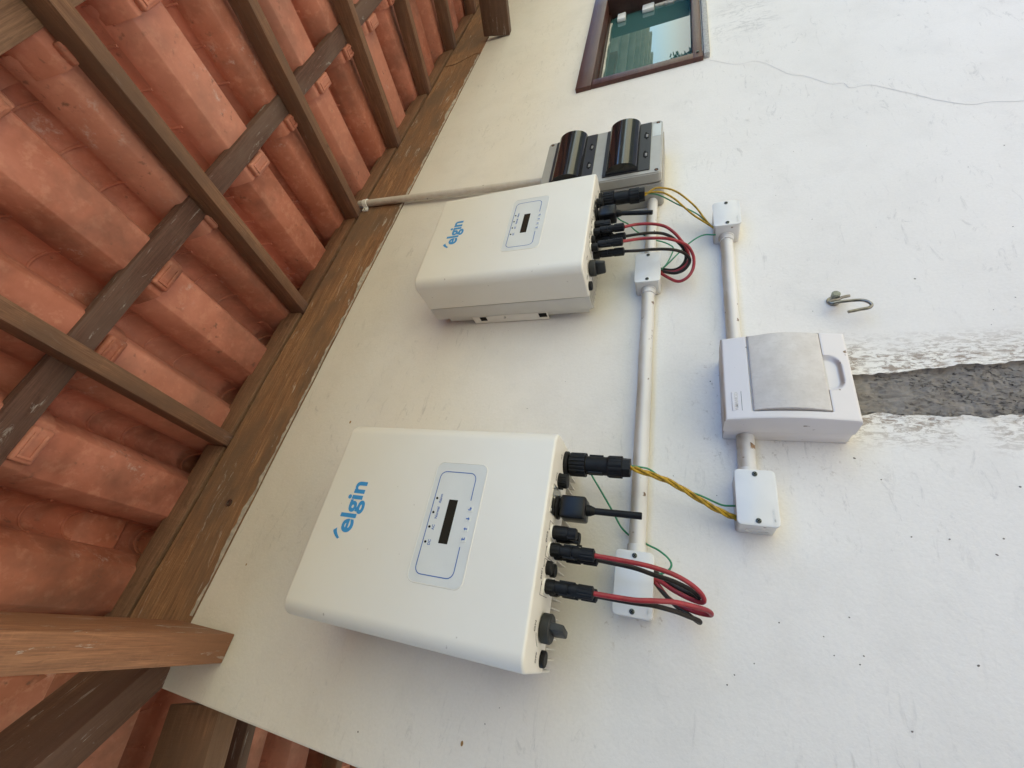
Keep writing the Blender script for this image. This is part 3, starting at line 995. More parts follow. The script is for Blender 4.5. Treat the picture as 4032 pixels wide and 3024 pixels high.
# ================================================================== INVERTER
IX, IZ = .126, .192
HW = .1695
BC = .1205      # centre line of the casing; the sockets are not quite symmetric on it
ZT = .608
def build_inverter():
    t = thing('solar_inverter', (IX, 0, IZ), 'nearer white solar inverter, blue lettering, beside the heavy brown outrigger beam', 'solar inverter', 'solar inverters on the wall')
    def X(x): return BC + x
    # front cover: big round vertical arrises, small round top and bottom edges
    R_ = .024; yf = -.18; yb = -.082
    def outline(ins):
        pts = []
        r = max(.004, R_ - ins)
        pts.append((-HW + ins, yb))
        for k in range(13):
            a_ = math.pi + (math.pi / 2) * k / 12
            pts.append((-HW + ins + r + r * math.cos(a_), yf + ins + r + r * math.sin(a_)))
        for k in range(13):
            a_ = 1.5 * math.pi + (math.pi / 2) * k / 12
            pts.append((HW - ins - r + r * math.cos(a_), yf + ins + r + r * math.sin(a_)))
        pts.append((HW - ins, yb))
        return pts
    bm = BM()
    rings = []
    prof_z = []
    e_ = .0045
    for k in range(6):
        a_ = (math.pi / 2) * k / 5
        prof_z.append((IZ + e_ - e_ * math.sin(a_) if False else IZ + e_ * (1 - math.sin(a_)), e_ * (1 - math.cos(a_)) if False else e_ * (1 - math.cos(math.pi / 2 - a_))))
    low = [(IZ + e_ * (1 - math.sin(a_)), e_ * (1 - math.cos(a_))) for a_ in [math.pi / 2 * k / 5 for k in range(5, -1, -1)]]
    high = [(ZT - z + IZ, ins) for z, ins in reversed(low)]
    for z, ins in low + high:
        rings.append([bm.verts.new((X(x), y, z)) for x, y in outline(ins)])
    for a_, b_ in zip(rings[:-1], rings[1:]):
        for i in range(len(a_) - 1):
            bm.faces.new((a_[i], a_[i + 1], b_[i + 1], b_[i]))
        bm.faces.new((a_[-1], a_[0], b_[0], b_[-1]))
    bm.faces.new(rings[0][::-1]); bm.faces.new(rings[-1])
    bmesh.ops.recalc_face_normals(bm, faces=bm.faces)
    obj('front_cover', bm, M_INV, t, smooth=40)
    # rear housing: two cheeks and a top behind a shadow gap
    bm = BM()
    for s in (-1, 1):
        a_, b_ = sorted((s * (HW - .0012), s * (HW - .0045)))
        box(bm, (X(a_), -.0785, IZ + .001), (X(b_), -.034, ZT - .001), .001)
        a_, b_ = sorted((s * (HW - .010), s * (HW - .013)))
        box(bm, (X(a_), -.0335, IZ + .012), (X(b_), -.012, ZT - .03), .001)
    box(bm, (X(-HW + .005), -.0795, ZT - .0045), (X(HW - .005), -.034, ZT - .0012), .001)
    obj('rear_housing', bm, M_REAR, t)
    bm = BM(); box(bm, (X(-HW + .006), -.0815, IZ + .003), (X(HW - .006), -.0735, ZT - .006), .001)
    obj('heatsink_plate', bm, M_FIN, t)
    bm = BM(); box(bm, (0, -.073, IZ + .0005), (.0022, -.018, ZT - .02), .0004, 1)
    me = make_mesh('heatsink_fin', bm, M_FIN, 30)
    for i in range(24):
        o = bpy.data.objects.new('heatsink_fin', me); col.objects.link(o); o.parent = t
        o.location = (-.158 + i * .0137, 0, -IZ)
    # wall bracket
    bm = BM()
    box(bm, (X(-HW + .02), -.0115, IZ + .10), (X(HW - .02), -.0025, IZ + .32), .001)
    for s in (-1, 1):
        xx = s * (HW - .004)
        a_, b_ = sorted((xx, xx - s * .003))
        box(bm, (X(a_), -.030, IZ + .112), (X(b_), -.0025, IZ + .315), .0008)
    obj('wall_bracket', bm, M_INV, t)
    for s in (-1, 1):
        for zz, w in ((.285, .018), (.125, .020)):
            xx = s * (HW - .0036); a_, b_ = sorted((xx, xx + s * .0002 + s * .0001))
            bm = BM(); box(bm, (X(a_), -.0285, IZ + zz - w / 2), (X(b_), -.013, IZ + zz + w / 2)); obj('bracket_slot', bm, M_HOLE, t, smooth=0)
        bm = BM(); cyl(bm, (X(s * (HW - .004)), -.022, IZ + .225), (X(s * (HW - .001)), -.022, IZ + .225), .003, seg=12); obj('bracket_screw', bm, M_METAL, t)
    # overlay panel
    y0 = -.18
    for (ins, ya, yb_, nm, mt) in ((0, -.1803, -.1799, 'display_overlay', M_LABEL),):
        bm = BM(); prism(bm, [(x, ya - .0002, z) for x, z in rrect(.032, .2205, .300, .3925, .012)], (0, .0004, 0)); obj(nm, bm, mt, t, smooth=0)
    ring = rrect(.0312, .2213, .2992, .3933, .0128)
    bm = BM(); P = [Vector((x, -.1800, z)) for x, z in ring] ; P.append(P[0]); P.append(P[1]); tube(bm, P, .00095, 6, smooth=False); obj('overlay_rim', bm, M_INV, t)
    # blue outline with the gap over the keys
    pts = [(.161, .3165)] + [(x, z) for x, z in []]
    out = rrect(.0435, .2050, .3165, .3825, .011, 6)
    # order: start at bottom right heading up the right, over the top, down the left, to the gap
    a_ = [(x, z) for x, z in out]
    path = [(.1605, .3165), (.194, .3165)] + [p for p in out[21:28]] + out[0:7] + out[7:14] + out[14:21] + [(.0895, .3165)]
    bm = BM(); prev = None
    for i, p in enumerate(path):
        q0 = Vector(path[max(0, i - 1)]); q1 = Vector(path[min(len(path) - 1, i + 1)])
        d_ = (q1 - q0)
        if d_.length < 1e-6: continue
        d_.normalize(); nn = Vector((-d_.y, d_.x)) * .0007
        v0 = bm.verts.new((p[0] + nn.x, -.18078, p[1] + nn.y)); v1 = bm.verts.new((p[0] - nn.x, -.18078, p[1] - nn.y))
        if prev: bm.faces.new((prev[0], prev[1], v1, v0))
        prev = (v0, v1)
    obj('outline_print', bm, M_NAVY, t, smooth=0)
    bm = BM(); box(bm, (.0905, -.1810, .339), (.1590, -.1799, .3550), .0003, 1); obj('display', bm, M_LCD, t)
    for x in (.090, .113, .136, .159):
        bm = BM(); cyl(bm, (x, -.1799, .3777), (x, -.1812, .3777), .0019, seg=14); obj('led', bm, M_HOLE, t)
    for s, x in (('DC', .0900), ('AC', .1130), ('Normal', .1360), ('Alarm', .1590)):
        text_obj('lettering', s, .0062, (x, -.18075, .3688), M_NAVY, t, extrude=.0001, bold=.00008)
    # keys with arrows
    for i, x in enumerate((.1010, .1165, .1320, .1475)):
        bm = BM(); prism(bm, [(px_, -.1813, pz_) for px_, pz_ in rrect(x - .0044, x + .0044, .3098, .3186, .0012, 3)], (0, .001, 0)); kx = obj('key', bm, M_LABEL, t, smooth=0)
        bm = BM(); s_ = .0036
        if i == 0:   outl = [(-1, .35), (0, 1.1), (1, .35), (.35, .35), (.35, -.5), (1.0, -.5), (1.0, -1), (-.35, -1), (-.35, .35)]
        elif i == 1: outl = [(-1, .2), (0, 1.1), (1, .2), (.33, .2), (.33, -1), (-.33, -1), (-.33, .2)]
        elif i == 2: outl = [(-1, -.2), (0, -1.1), (1, -.2), (.33, -.2), (.33, 1), (-.33, 1), (-.33, -.2)]
        else:        outl = [(-.9, 1), (-.9, -.6), (.1, -.6), (.1, -1.1), (1.1, -.3), (.1, .5), (.1, 0), (-.3, 0), (-.3, 1)]
        prism(bm, [(x + u * s_ * .8, -.1814, .3142 + w_ * s_ * .8) for u, w_ in outl], (0, .0002, 0)); obj('key_arrow', bm, M_NAVY, kx, smooth=0)
    # maker's lettering: curved accent, then the word
    bm = text_mesh('elgin', .0452, extrude=.0002, bold=.00115, align='LEFT')
    xs_ = [v.co.x for v in bm.verts]; w_ = max(xs_) - min(xs_); mn = min(xs_)
    for v in bm.verts: v.co.x = (v.co.x - mn) * (.0885 / w_) * 1.0
    bm.transform(Matrix.Translation((.0855, -.1803, .5262)) @ ROT_FRONT)
    obj('lettering', bm, M_BLUE, t, smooth=0)
    bm = BM(); acc = []
    for k in range(8):
        f = k / 7; acc.append((.0745 + .0125 * f + .0, .5440 + .0135 * f ** .8))
    a1 = []; a2 = []
    for k in range(8):
        f = k / 7
        x = .0748 + .0142 * f; z = .5455 + .0128 * (1 - (1 - f) ** 1.7)
        w_ = .0016 + .0014 * f
        a1.append((x - w_ * .75, -.1806, z + w_)); a2.append((x + w_ * .75, -.1806, z - w_))
    prism(bm, a1 + a2[::-1], (0, .0005, 0)); obj('lettering_accent', bm, M_BLUE, t, smooth=0)

    # ---- underside
    zb = IZ
    def under(name, verts, mt=M_BLACK, **kw): return obj(name, verts, mt, t, **kw)
    bm = BM(); ax, ay = .2605, -.105
    lathe(bm, (ax, ay, zb + .002), (0, 0, -1), [(0, .0215), (.007, .0215), (.0085, .0195), (.0085, .0165), (.012, .0165)], 28); under('ac_socket', bm)
    bm = BM(); ribbed(bm, (.221, -.130, zb), (.221, -.130, zb - .013), .0118, 12, .08); lathe(bm, (.221, -.130, zb - .013), (0, 0, -1), [(0, .0113), (.0015, .0105)], 24); lathe(bm, (.221, -.130, zb), (0, 0, -1), [(0, .0128), (.002, .0128)], 24)
    box(bm, (.207, -.133, zb - .008), (.211, -.127, zb - .0005), .0008); under('port_cap', bm)
    # antenna stick seat: bright plate with screws
    bm = BM(); prism(bm, [(x, y, zb - .0014) for x, y in ((.1615, -.160), (.2060, -.160), (.2060, -.118), (.196, -.096), (.1715, -.096), (.1615, -.118))], (0, 0, .0016)); under('port_plate', bm, M_METAL, smooth=0)
    for x, y in ((.166, -.156), (.2015, -.156), (.187, -.148), (.190, -.10)):
        bm = BM(); lathe(bm, (x, y, zb - .001), (0, 0, -1), [(0, .0030), (.0012, .0030), (.0018, .002)], 12); under('screw', bm, M_METAL)
    # DC sockets, two rows; fitted ones are black-barrelled, two are blanked
    for x in (.139, .113, .0615):
        for y in (-.130, -.105):
            bm = BM(); lathe(bm, (x, y, zb), (0, 0, -1), [(0, .0112), (.0022, .0112)], 24); under('socket_washer', bm, M_CLIP)
            bm = BM(); z1 = zb - .002
            long = .0235 if x > .12 else .0145
            lathe(bm, (x, y, z1), (0, 0, -1), [(0, .0098), (long, .0096), (long, .0075)], 20)
            if x > .12:
                box(bm, (x - .0085, y - .006, z1 - .036), (x + .0085, y + .006, z1 - long + .001), .001)
                lathe(bm, (x, y, z1 - .023), (0, 0, -1), [(0, .0082), (.0135, .0082), (.0135, .0045), (.002, .0045)], 20)
                box(bm, (x - .0125, y - .003, z1 - .041), (x - .0095, y + .002, z1 - .033), .0008)
            for k in range(6):
                aa = k * math.pi / 3
                box(bm, (x + .0092 * math.cos(aa) - .0011, y + .0092 * math.sin(aa) - .0011, z1 - long + .002), (x + .0092 * math.cos(aa) + .0011, y + .0092 * math.sin(aa) + .0011, z1 - .001), .0003, 1)
            under('dc_socket', bm, M_BLACK2)
    for y in (-.131, -.108):
        bm = BM(); lathe(bm, (.0865, y, zb), (0, 0, -1), [(0, .0100), (.0065, .0100), (.0080, .0088)], 24); under('blanking_plug', bm, M_BLACK)
    # isolator knob
    bm = BM(); kx_, ky_ = .0085, -.115
    lathe(bm, (kx_, ky_, zb), (0, 0, -1), [(0, .0155), (.002, .0155), (.002, .0195), (.0135, .0195), (.0155, .0178)], 36)
    hb = BM(); box(hb, (-.0055, -.0185, -.020), (.0055, .0175, .0), .0022)
    for v in hb.verts:
        f = min(1, max(0, -v.co.z / .020)); v.co.y = v.co.y * (1 - .18 * f); v.co.x *= (1 - .12 * f)
    hb.transform(Matrix.Translation((kx_, ky_, zb - .0150)) @ Matrix.Rotation(math.radians(14), 4, 'Z') )
    join_bm(bm, hb)
    kb = under('isolator_knob', bm, simple('knob_charcoal', (.035, .036, .036), .5, var=.2, vscale=30))
    bm = BM(); lathe(bm, (-.0300, -.097, zb), (0, 0, -1), [(0, .0110), (.0055, .0110), (.0070, .0095)], 24); under('blanking_plug', bm, M_BLACK)
    # printing on the underside
    zt_ = zb - .00035
    for s, x, y, sz in (('ON', .0085, -.1475, .0088), ('OFF', -.0290, -.1230, .0078), ('DC2', .126, -.1530, .0082), ('DC1', .0750, -.1530, .0082), ('+', .139, -.1455, .007), ('+', .113, -.1455, .007), ('+', .0865, -.1455, .007), ('+', .0615, -.1455, .007), ('AC', .2605, -.1345, .0065), ('COM', .221, -.1475, .0060)):
        text_obj('lettering', s, sz, (x, y, zt_), M_PRINT, t, rot=ROT_BELOW, extrude=.0001)
    def rule(pts):
        bm = BM(); tube(bm, [(x, y, zb - .0002) for x, y in pts], .00035, 4, smooth=False); under('print_rule', bm, M_PRINT)
    rule([(.151, -.088), (.151, -.150), (.137, -.150)]); rule([(.114, -.150), (.0995, -.150), (.0995, -.086)])
    rule([(.0965, -.086), (.0965, -.150), (.0845, -.150)]); rule([(.0655, -.150), (.0475, -.150), (.0475, -.112)])
    rule([(kx_ + .027 * math.cos(a_), ky_ + .027 * math.sin(a_)) for a_ in [math.radians(205 + 6 * k) for k in range(9)]])
    return t
inv = build_inverter()
FS = Vector((.97, .92, 1.008))
FX = .840
inv2 = copy_tree(inv)
inv2.location = (FX, 0, .1975)
inv2.scale = FS
inv2['label'] = 'white solar inverter beyond the first, beside the grey box with two smoked covers'
def far(p):
    p = Vector(p)
    return Vector((FX + (p.x - IX) * FS.x, p.y * FS.y, .1975 + (p.z - IZ) * FS.z))

# ================================================================== PLUGS AND CABLES
def mc4_plug(bm, x, y, z0, z1, tr=lambda p: Vector(p), lean=(0, 0)):
    """plug on a DC socket: barrel with latch arms, waist, ribbed gland"""
    L = z0 - z1
    def at_(f): return tr((x + lean[0] * f, y + lean[1] * f, z0 - L * f))
    cyl(bm, at_(0), at_(.34), .0082, .0086, 18)
    cyl(bm, at_(.34), at_(.42), .0066, .0066, 16)
    cyl(bm, at_(.42), at_(.62), .0090, .0082, 18)
    ribbed(bm, at_(.60), at_(.97), .0094, 9, .10)
    cyl(bm, at_(.97), at_(1.0), .0088, .0060, 18)
    for s in (-1, 1):
        c0 = at_(.10) + Vector((s * .0072, 0, 0)); c1 = at_(.52) + Vector((s * .0088, 0, 0))
        box(bm, (min(c0.x, c1.x) - .0012, c0.y - .003, c1.z), (max(c0.x, c1.x) + .0012, c0.y + .003, c0.z), .0006, 1)
    return bm
PATHS = {
'redA': [(0.1132,-0.1250,0.1103), (0.1126,-0.1200,0.0707), (0.1112,-0.1120,0.0417), (0.1073,-0.1000,0.0148), (0.1007,-0.0850,-0.0060), (0.0928,-0.0700,-0.0195), (0.0858,-0.0600,-0.0240), (0.0827,-0.0520,-0.0197), (0.0864,-0.0450,-0.0030), (0.0953,-0.0380,0.0192), (0.1051,-0.0300,0.0361), (0.1098,-0.0250,0.0483)],
'blackA': [(0.1110,-0.1050,0.1132), (0.1089,-0.1000,0.0724), (0.1044,-0.0920,0.0427), (0.1011,-0.0800,0.0152), (0.0954,-0.0680,-0.0061), (0.0896,-0.0560,-0.0167), (0.0885,-0.0500,-0.0153), (0.0939,-0.0400,-0.0031), (0.1029,-0.0350,0.0194), (0.1137,-0.0280,0.0363), (0.1204,-0.0220,0.0488)],
'redB': [(0.0603,-0.1250,0.1059), (0.0641,-0.1200,0.0683), (0.0678,-0.1150,0.0419), (0.0722,-0.1000,0.0146), (0.0724,-0.0850,-0.0115), (0.0721,-0.0700,-0.0263), (0.0700,-0.0580,-0.0329), (0.0684,-0.0500,-0.0298), (0.0700,-0.0420,-0.0121), (0.0760,-0.0360,0.0096), (0.0842,-0.0300,0.0258), (0.0971,-0.0270,0.0377), (0.1083,-0.0240,0.0483)],
'blackB': [(0.0584,-0.1050,0.1088), (0.0624,-0.1000,0.0701), (0.0638,-0.0950,0.0429), (0.0627,-0.0800,0.0150), (0.0601,-0.0660,-0.0042), (0.0581,-0.0550,-0.0169), (0.0571,-0.0480,-0.0163), (0.0649,-0.0400,-0.0029), (0.0733,-0.0350,0.0128), (0.0895,-0.0300,0.0325), (0.1072,-0.0200,0.0485)],
'green1': [(0.2963,-0.0300,0.1752), (0.2724,-0.0300,0.1627), (0.2412,-0.0300,0.1413), (0.2075,-0.0280,0.1185), (0.1861,-0.0200,0.1048), (0.1767,-0.0100,0.0940), (0.1713,-0.0040,0.0830), (0.1683,-0.0040,0.0685), (0.1615,-0.0120,0.0583), (0.1538,-0.0220,0.0422), (0.1427,-0.0280,0.0270), (0.1329,-0.0300,0.0211), (0.1237,-0.0300,0.0253), (0.1164,-0.0300,0.0367), (0.1107,-0.0280,0.0482)],
'yel': [(0.2614,-0.1050,0.0842), (0.2557,-0.0950,0.0536), (0.2517,-0.0800,0.0263), (0.2421,-0.0650,-0.0010), (0.2291,-0.0500,-0.0312), (0.2200,-0.0400,-0.0560), (0.2158,-0.0300,-0.0751)],
'green2': [(0.2630,-0.1050,0.0843), (0.2676,-0.0920,0.0667), (0.2663,-0.0850,0.0528), (0.2523,-0.0700,0.0266), (0.2447,-0.0600,-0.0010), (0.2414,-0.0500,-0.0232), (0.2369,-0.0400,-0.0419), (0.2334,-0.0350,-0.0569), (0.2358,-0.0300,-0.0754)],
'fyel1': [(0.9789,-0.1000,0.0872), (0.9813,-0.1000,0.0650), (0.9832,-0.0950,0.0415), (0.9776,-0.0850,0.0166), (0.9624,-0.0700,-0.0080), (0.9442,-0.0550,-0.0291), (0.9217,-0.0450,-0.0433), (0.9052,-0.0350,-0.0560), (0.8950,-0.0300,-0.0661)],
'fyel2': [(0.9768,-0.0980,0.0873), (0.9737,-0.0950,0.0582), (0.9668,-0.0900,0.0381), (0.9593,-0.0750,0.0168), (0.9469,-0.0650,0.0020), (0.9285,-0.0500,-0.0208), (0.9122,-0.0400,-0.0432), (0.8963,-0.0300,-0.0661)],
'fgreen': [(0.9759,-0.0950,0.0875), (0.9740,-0.0900,0.0653), (0.9710,-0.0800,0.0453), (0.9588,-0.0650,0.0169), (0.9466,-0.0550,-0.0079), (0.9321,-0.0450,-0.0323), (0.9172,-0.0350,-0.0483), (0.8973,-0.0280,-0.0663)],
'fred1': [(0.8457,-0.1100,0.1232), (0.8501,-0.1080,0.1030), (0.8511,-0.1050,0.0789), (0.8496,-0.1000,0.0551), (0.8430,-0.0950,0.0362), (0.8283,-0.0880,0.0191), (0.8158,-0.0780,0.0069), (0.8047,-0.0650,-0.0037), (0.7965,-0.0500,-0.0098), (0.7829,-0.0430,-0.0097), (0.7690,-0.0380,0.0012), (0.7641,-0.0320,0.0215), (0.7763,-0.0250,0.0506)],
'fred2': [(0.7967,-0.1100,0.1228), (0.8005,-0.1080,0.0927), (0.8003,-0.1050,0.0614), (0.7999,-0.1000,0.0354), (0.7987,-0.0900,0.0128), (0.7946,-0.0780,-0.0067), (0.7839,-0.0650,-0.0172), (0.7710,-0.0550,-0.0208), (0.7546,-0.0450,-0.0185), (0.7385,-0.0400,-0.0093), (0.7309,-0.0360,0.0044), (0.7352,-0.0320,0.0167), (0.7512,-0.0280,0.0325), (0.7716,-0.0250,0.0505)],
'fblk1': [(0.8267,-0.0950,0.1212), (0.8315,-0.0950,0.0951), (0.8363,-0.0900,0.0713), (0.8362,-0.0850,0.0475), (0.8285,-0.0800,0.0287), (0.8188,-0.0700,0.0132), (0.8063,-0.0600,0.0009), (0.7950,-0.0500,-0.0044), (0.7828,-0.0420,-0.0020), (0.7711,-0.0370,0.0089), (0.7724,-0.0300,0.0248), (0.7846,-0.0250,0.0508)],
'fblk2': [(0.7760,-0.0950,0.1208), (0.7771,-0.0950,0.0928), (0.7821,-0.0900,0.0696), (0.7833,-0.0850,0.0388), (0.7814,-0.0800,0.0160), (0.7855,-0.0650,-0.0006), (0.7794,-0.0550,-0.0111), (0.7717,-0.0470,-0.0111), (0.7599,-0.0400,-0.0003), (0.7581,-0.0340,0.0167), (0.7654,-0.0300,0.0326), (0.7787,-0.0250,0.0507)],
'fgra': [(0.9748,-0.0500,0.1698), (0.9462,-0.0500,0.1502), (0.9390,-0.0400,0.1316), (0.9223,-0.0300,0.1135), (0.9265,-0.0150,0.1023), (0.9264,-0.0030,0.0869), (0.9049,-0.0080,0.0681), (0.8852,-0.0150,0.0464), (0.8649,-0.0200,0.0290), (0.8537,-0.0200,0.0231), (0.8370,-0.0220,0.0254), (0.8016,-0.0250,0.0364), (0.7800,-0.0270,0.0490)],
'fgrb': [(0.8718,-0.0300,-0.0692), (0.8733,-0.0300,-0.0614), (0.8763,-0.0300,-0.0458), (0.8684,-0.0300,-0.0282), (0.8487,-0.0300,-0.0071), (0.8238,-0.0300,0.0122), (0.7916,-0.0300,0.0361), (0.7790,-0.0280,0.0489)],
'hook': [(0.6720,-0.0160,-0.2970), (0.6675,-0.0180,-0.2847), (0.6612,-0.0200,-0.2759), (0.6574,-0.0220,-0.2650), (0.6523,-0.0240,-0.2592), (0.6471,-0.0260,-0.2627), (0.6482,-0.0280,-0.2734), (0.6481,-0.0300,-0.2946), (0.6466,-0.0310,-0.3083), (0.6403,-0.0320,-0.3174), (0.6325,-0.0320,-0.3207), (0.6264,-0.0320,-0.3151), (0.6247,-0.0310,-0.3023), (0.6213,-0.0300,-0.2838)],
}
def cable(name, pts, r, mat, label, cat, plug=None, group=None, start=None):
    P = [Vector(p) for p in pts]
    if start is not None: P = [Vector(start)] + P[1:]
    t = thing(name, P[0], label, cat, group)
    bm = BM(); tube(bm, P, r, 12, sub=7); obj('sheath', bm, mat, t, smooth=60)
    if plug: obj('plug', plug, M_BLACK2, t, smooth=35)
    return t
G1 = 'red and black solar cables under the nearer inverter'
G2 = 'red and black solar cables under the far inverter'
cable('solar_cable', PATHS['redA'], .0035, M_RED, 'thick red cable making the upper long loop under the nearer inverter', 'cable', mc4_plug(BM(), .113, -.130, .176, .1235), G1, (.113, -.130, .124))
cable('solar_cable', PATHS['blackA'], .0034, M_CBLACK, 'black cable running just under the upper red loop below the nearer inverter', 'cable', mc4_plug(BM(), .1115, -.105, .176, .1225), G1, (.1115, -.105, .123))
cable('solar_cable', PATHS['redB'], .0035, M_RED, 'thick red cable from the lower plug below the nearer inverter, hanging in the longest loop', 'cable', mc4_plug(BM(), .0625, -.130, .176, .120), G1, (.0625, -.130, .121))
cable('solar_cable', PATHS['blackB'], .0034, M_CBLACK, 'black cable hanging lowest in the photo, below the longest red loop', 'cable', mc4_plug(BM(), .0622, -.105, .176, .119), G1, (.0622, -.105, .120))
def fplug(x, y, z1): 
    return mc4_plug(BM(), x, y, .176, z1, tr=far)
for key, mat, x, y, z1, lab in (('fred1', M_RED, .119, -.130, .121, 'red cable looping from the upper red plug under the far inverter'),
                               ('fred2', M_RED, .0700, -.130, .121, 'red cable from the lower red plug of the far inverter, hanging in its widest loop'),
                               ('fblk1', M_CBLACK, .114, -.105, .120, 'black cable between the two red ones under the far inverter'),
                               ('fblk2', M_CBLACK, .063, -.105, .120, 'black cable nearest the knob of the far inverter')):
    cable('solar_cable', PATHS[key], .0034, mat, lab, 'cable', fplug(x, y, z1), G2, far((x, y, z1 + .0005)))

def ac_plug(tr):
    bm = BM(); x, y = .2605, -.105
    P = lambda z: tr((x, y, z))
    cyl(bm, P(.186), P(.181), .0165, seg=28)
    ribbed(bm, P(.182), P(.156), .0203, 18, .07)
    cyl(bm, P(.156), P(.120), .0155, .0155, 28)
    for s in (-1, 1): 
        c = P(.14); box(bm, (c.x + s * .0135 - .002, c.y - .008, P(.150).z), (c.x + s * .0135 + .002, c.y + .002, P(.128).z), .0008)
    cyl(bm, P(.120), P(.117), .0168, .0182, 28)
    ribbed(bm, P(.117), P(.096), .0184, 12, .06)
    cyl(bm, P(.096), P(.083), .0166, .0160, 6)
    return bm
def ac_lead(tr, yel, gre, label, rr=.0023):
    p0 = tr((.2605, -.105, .084))
    t = thing('mains_lead', p0, label, 'cable', 'yellow and green mains leads')
    obj('plug', ac_plug(tr), M_BLACK, t)
    for i, P in enumerate(yel):
        Q = [Vector(p) for p in P]; Q[0] = p0 + Vector(((-.002, .002, 0)[i % 3], (.002, -.002, 0)[i % 3], 0))
        bm = BM(); tube(bm, Q, rr, 9, sub=8, wob=.03); obj('yellow_wire', bm, M_YELLOW, t, smooth=60)
    Q = [Vector(p) for p in gre]; Q[0] = p0 + Vector((.0035, .001, 0))
    bm = BM(); tube(bm, Q, .0016, 8, sub=8); obj('green_wire', bm, M_GREEN, t, smooth=60)
    return t
def twist(P, ph, amp=.0028):
    Q = catmull(P, 4); out = []
    for i, p in enumerate(Q):
        a_ = ph + i * .55
        t_ = (Q[min(i + 1, len(Q) - 1)] - Q[max(0, i - 1)]).normalized()
        u = t_.cross(Vector((0, 1, 0))).normalized(); w_ = t_.cross(u)
        out.append(p + (u * math.cos(a_) + w_ * math.sin(a_)) * amp)
    return out
ac_lead(lambda p: Vector(p), [twist(PATHS['yel'], 0), twist(PATHS['yel'], 2.1), twist(PATHS['yel'], 4.2)], PATHS['green2'], 'twisted yellow wires with a green one from the nearer inverter to the near junction box')
ac_lead(far, [PATHS['fyel1'], PATHS['fyel2']], PATHS['fgreen'], 'two loose yellow wires and a green one arching from the far inverter')
for k, lab in (('green1', 'thin green earth wire passing behind the long conduit near the nearer inverter'), ('fgra', 'thin green earth wire hanging behind the red loops of the far inverter'), ('fgrb', 'thin green earth wire joining the two far junction boxes')):
    Q = PATHS[k]
    bm = BM(); tube(bm, Q, .00165, 8, sub=7)
    tagit(obj('earth_wire', bm, M_GREEN, None, smooth=60, origin=Q[0]), lab, 'wire', 'green earth wires')

def wifi_stick(tr, label, tip):
    p0 = tr((.179, -.122, .188))
    t = thing('antenna_stick', p0, label, 'antenna', 'black antenna sticks')
    P = lambda x, y, z: tr((x, y, z))
    bm = BM(); lathe(bm, P(.179, -.124, .190), (0, 0, -1), [(0, .0185), (.003, .0185), (.005, .013), (.010, .013)], 24); obj('collar', bm, M_BLACK, t)
    bm = BM(); a_, b_ = P(.1615, -.141, .143), P(.1965, -.106, .183)
    box(bm, a_, b_, .004, 3); obj('housing', bm, M_BLACKGLOSS, t)
    bm = BM()
    c0 = P(.179, -.124, .144); tip = Vector(tip)
    d_ = (tip - c0)
    cyl(bm, c0, c0 + d_ * .10, .0095, .0078, 18); cyl(bm, c0 + d_ * .09, c0 + d_ * .16, .0078, .0056, 18); cyl(bm, c0 + d_ * .15, tip - d_ * .01, .0052, .0054, 18); cyl(bm, tip - d_ * .01, tip, .0054, .0044, 18)
    obj('rod', bm, M_BLACK, t)
    return t
wifi_stick(lambda p: Vector(p), 'black antenna stick plugged under the nearer inverter', (.1795, -.122, .0605))
wifi_stick(far, 'black antenna stick plugged under the far inverter, pointing over the grey box', (.8790, -.112, .0660))

# ================================================================== JUNCTION BOXES
def screw_head(x, y, z, parent, r=.0040):
    bm = BM(); lathe(bm, (x, y, z), (0, -1, 0), [(0, r), (.0012, r), (.0018, r * .7)], 16)
    s = obj('screw_head', bm, M_SCREW, parent)
    for ang_ in (35, 125):
        b2 = BM(); box(b2, (-r * .75, -.0002, -r * .14), (r * .75, .0002, r * .14))
        b2.transform(Matrix.Translation((x, y - .0019, z)) @ Matrix.Rotation(math.radians(ang_), 4, 'Y'))
        obj('screw_slot', b2, M_HOLE, s, smooth=0)
def junction_box(x0, x1, z0, z1, dep, label, ends, knock=None, brand=True):
    t = thing('junction_box', ((x0 + x1) / 2, 0, z0), label, 'junction box', 'white plastic junction boxes')
    def rr_box(name, ins, ya, yb_, r, mt, bev=.0012):
        bm = BM(); prism(bm, [(x, yb_, z) for x, z in rrect(x0 + ins, x1 - ins, z0 + ins, z1 - ins, r, 5)], (0, ya - yb_, 0))
        es = [e for e in bm.edges if len(e.link_faces) == 2 and e.calc_face_angle(0) > 1.2]
        bmesh.ops.bevel(bm, geom=es, offset=bev, segments=2, affect='EDGES', profile=.5)
        return obj(name, bm, mt, t)
    rr_box('body', .0012, -.0002, -dep + .005, .006, M_BOX)
    rr_box('lid', 0, -dep + .0055, -dep, .007, M_LID, .0016)
    zc = (z0 + z1) / 2
    screw_head(x0 + .0075, -dep, zc, t); screw_head(x1 - .0075, -dep, zc, t)
    # collars where conduits enter
    for x, z, s, rc in ends:
        bm = BM(); lathe(bm, (x, -.017, z), (s, 0, 0), [(-.002, rc + .0035), (.002, rc + .0035), (.003, rc + .0022), (.014, rc + .0020), (.0145, rc)], 28)
        obj('hub', bm, M_BOX, t)
    if knock:
        bm = BM(); P = [Vector((x0 - .0004, -dep * .5 + .010 * math.cos(a_), zc + .016 * math.sin(a_))) for a_ in [2 * math.pi * k / 24 for k in range(25)]]
        tube(bm, P, .0004, 5, smooth=False); obj('knockout', bm, M_BOX, t)
    if brand:
        bm = text_mesh('AMANCO', .0052, extrude=.00025, bold=.0001)
        bm.transform(Matrix.Translation((x0 + .016, -dep - .0001, z0 + .0055)) @ ROT_FRONT)
        obj('embossed_mark', bm, M_LID, t, smooth=0)
    return t
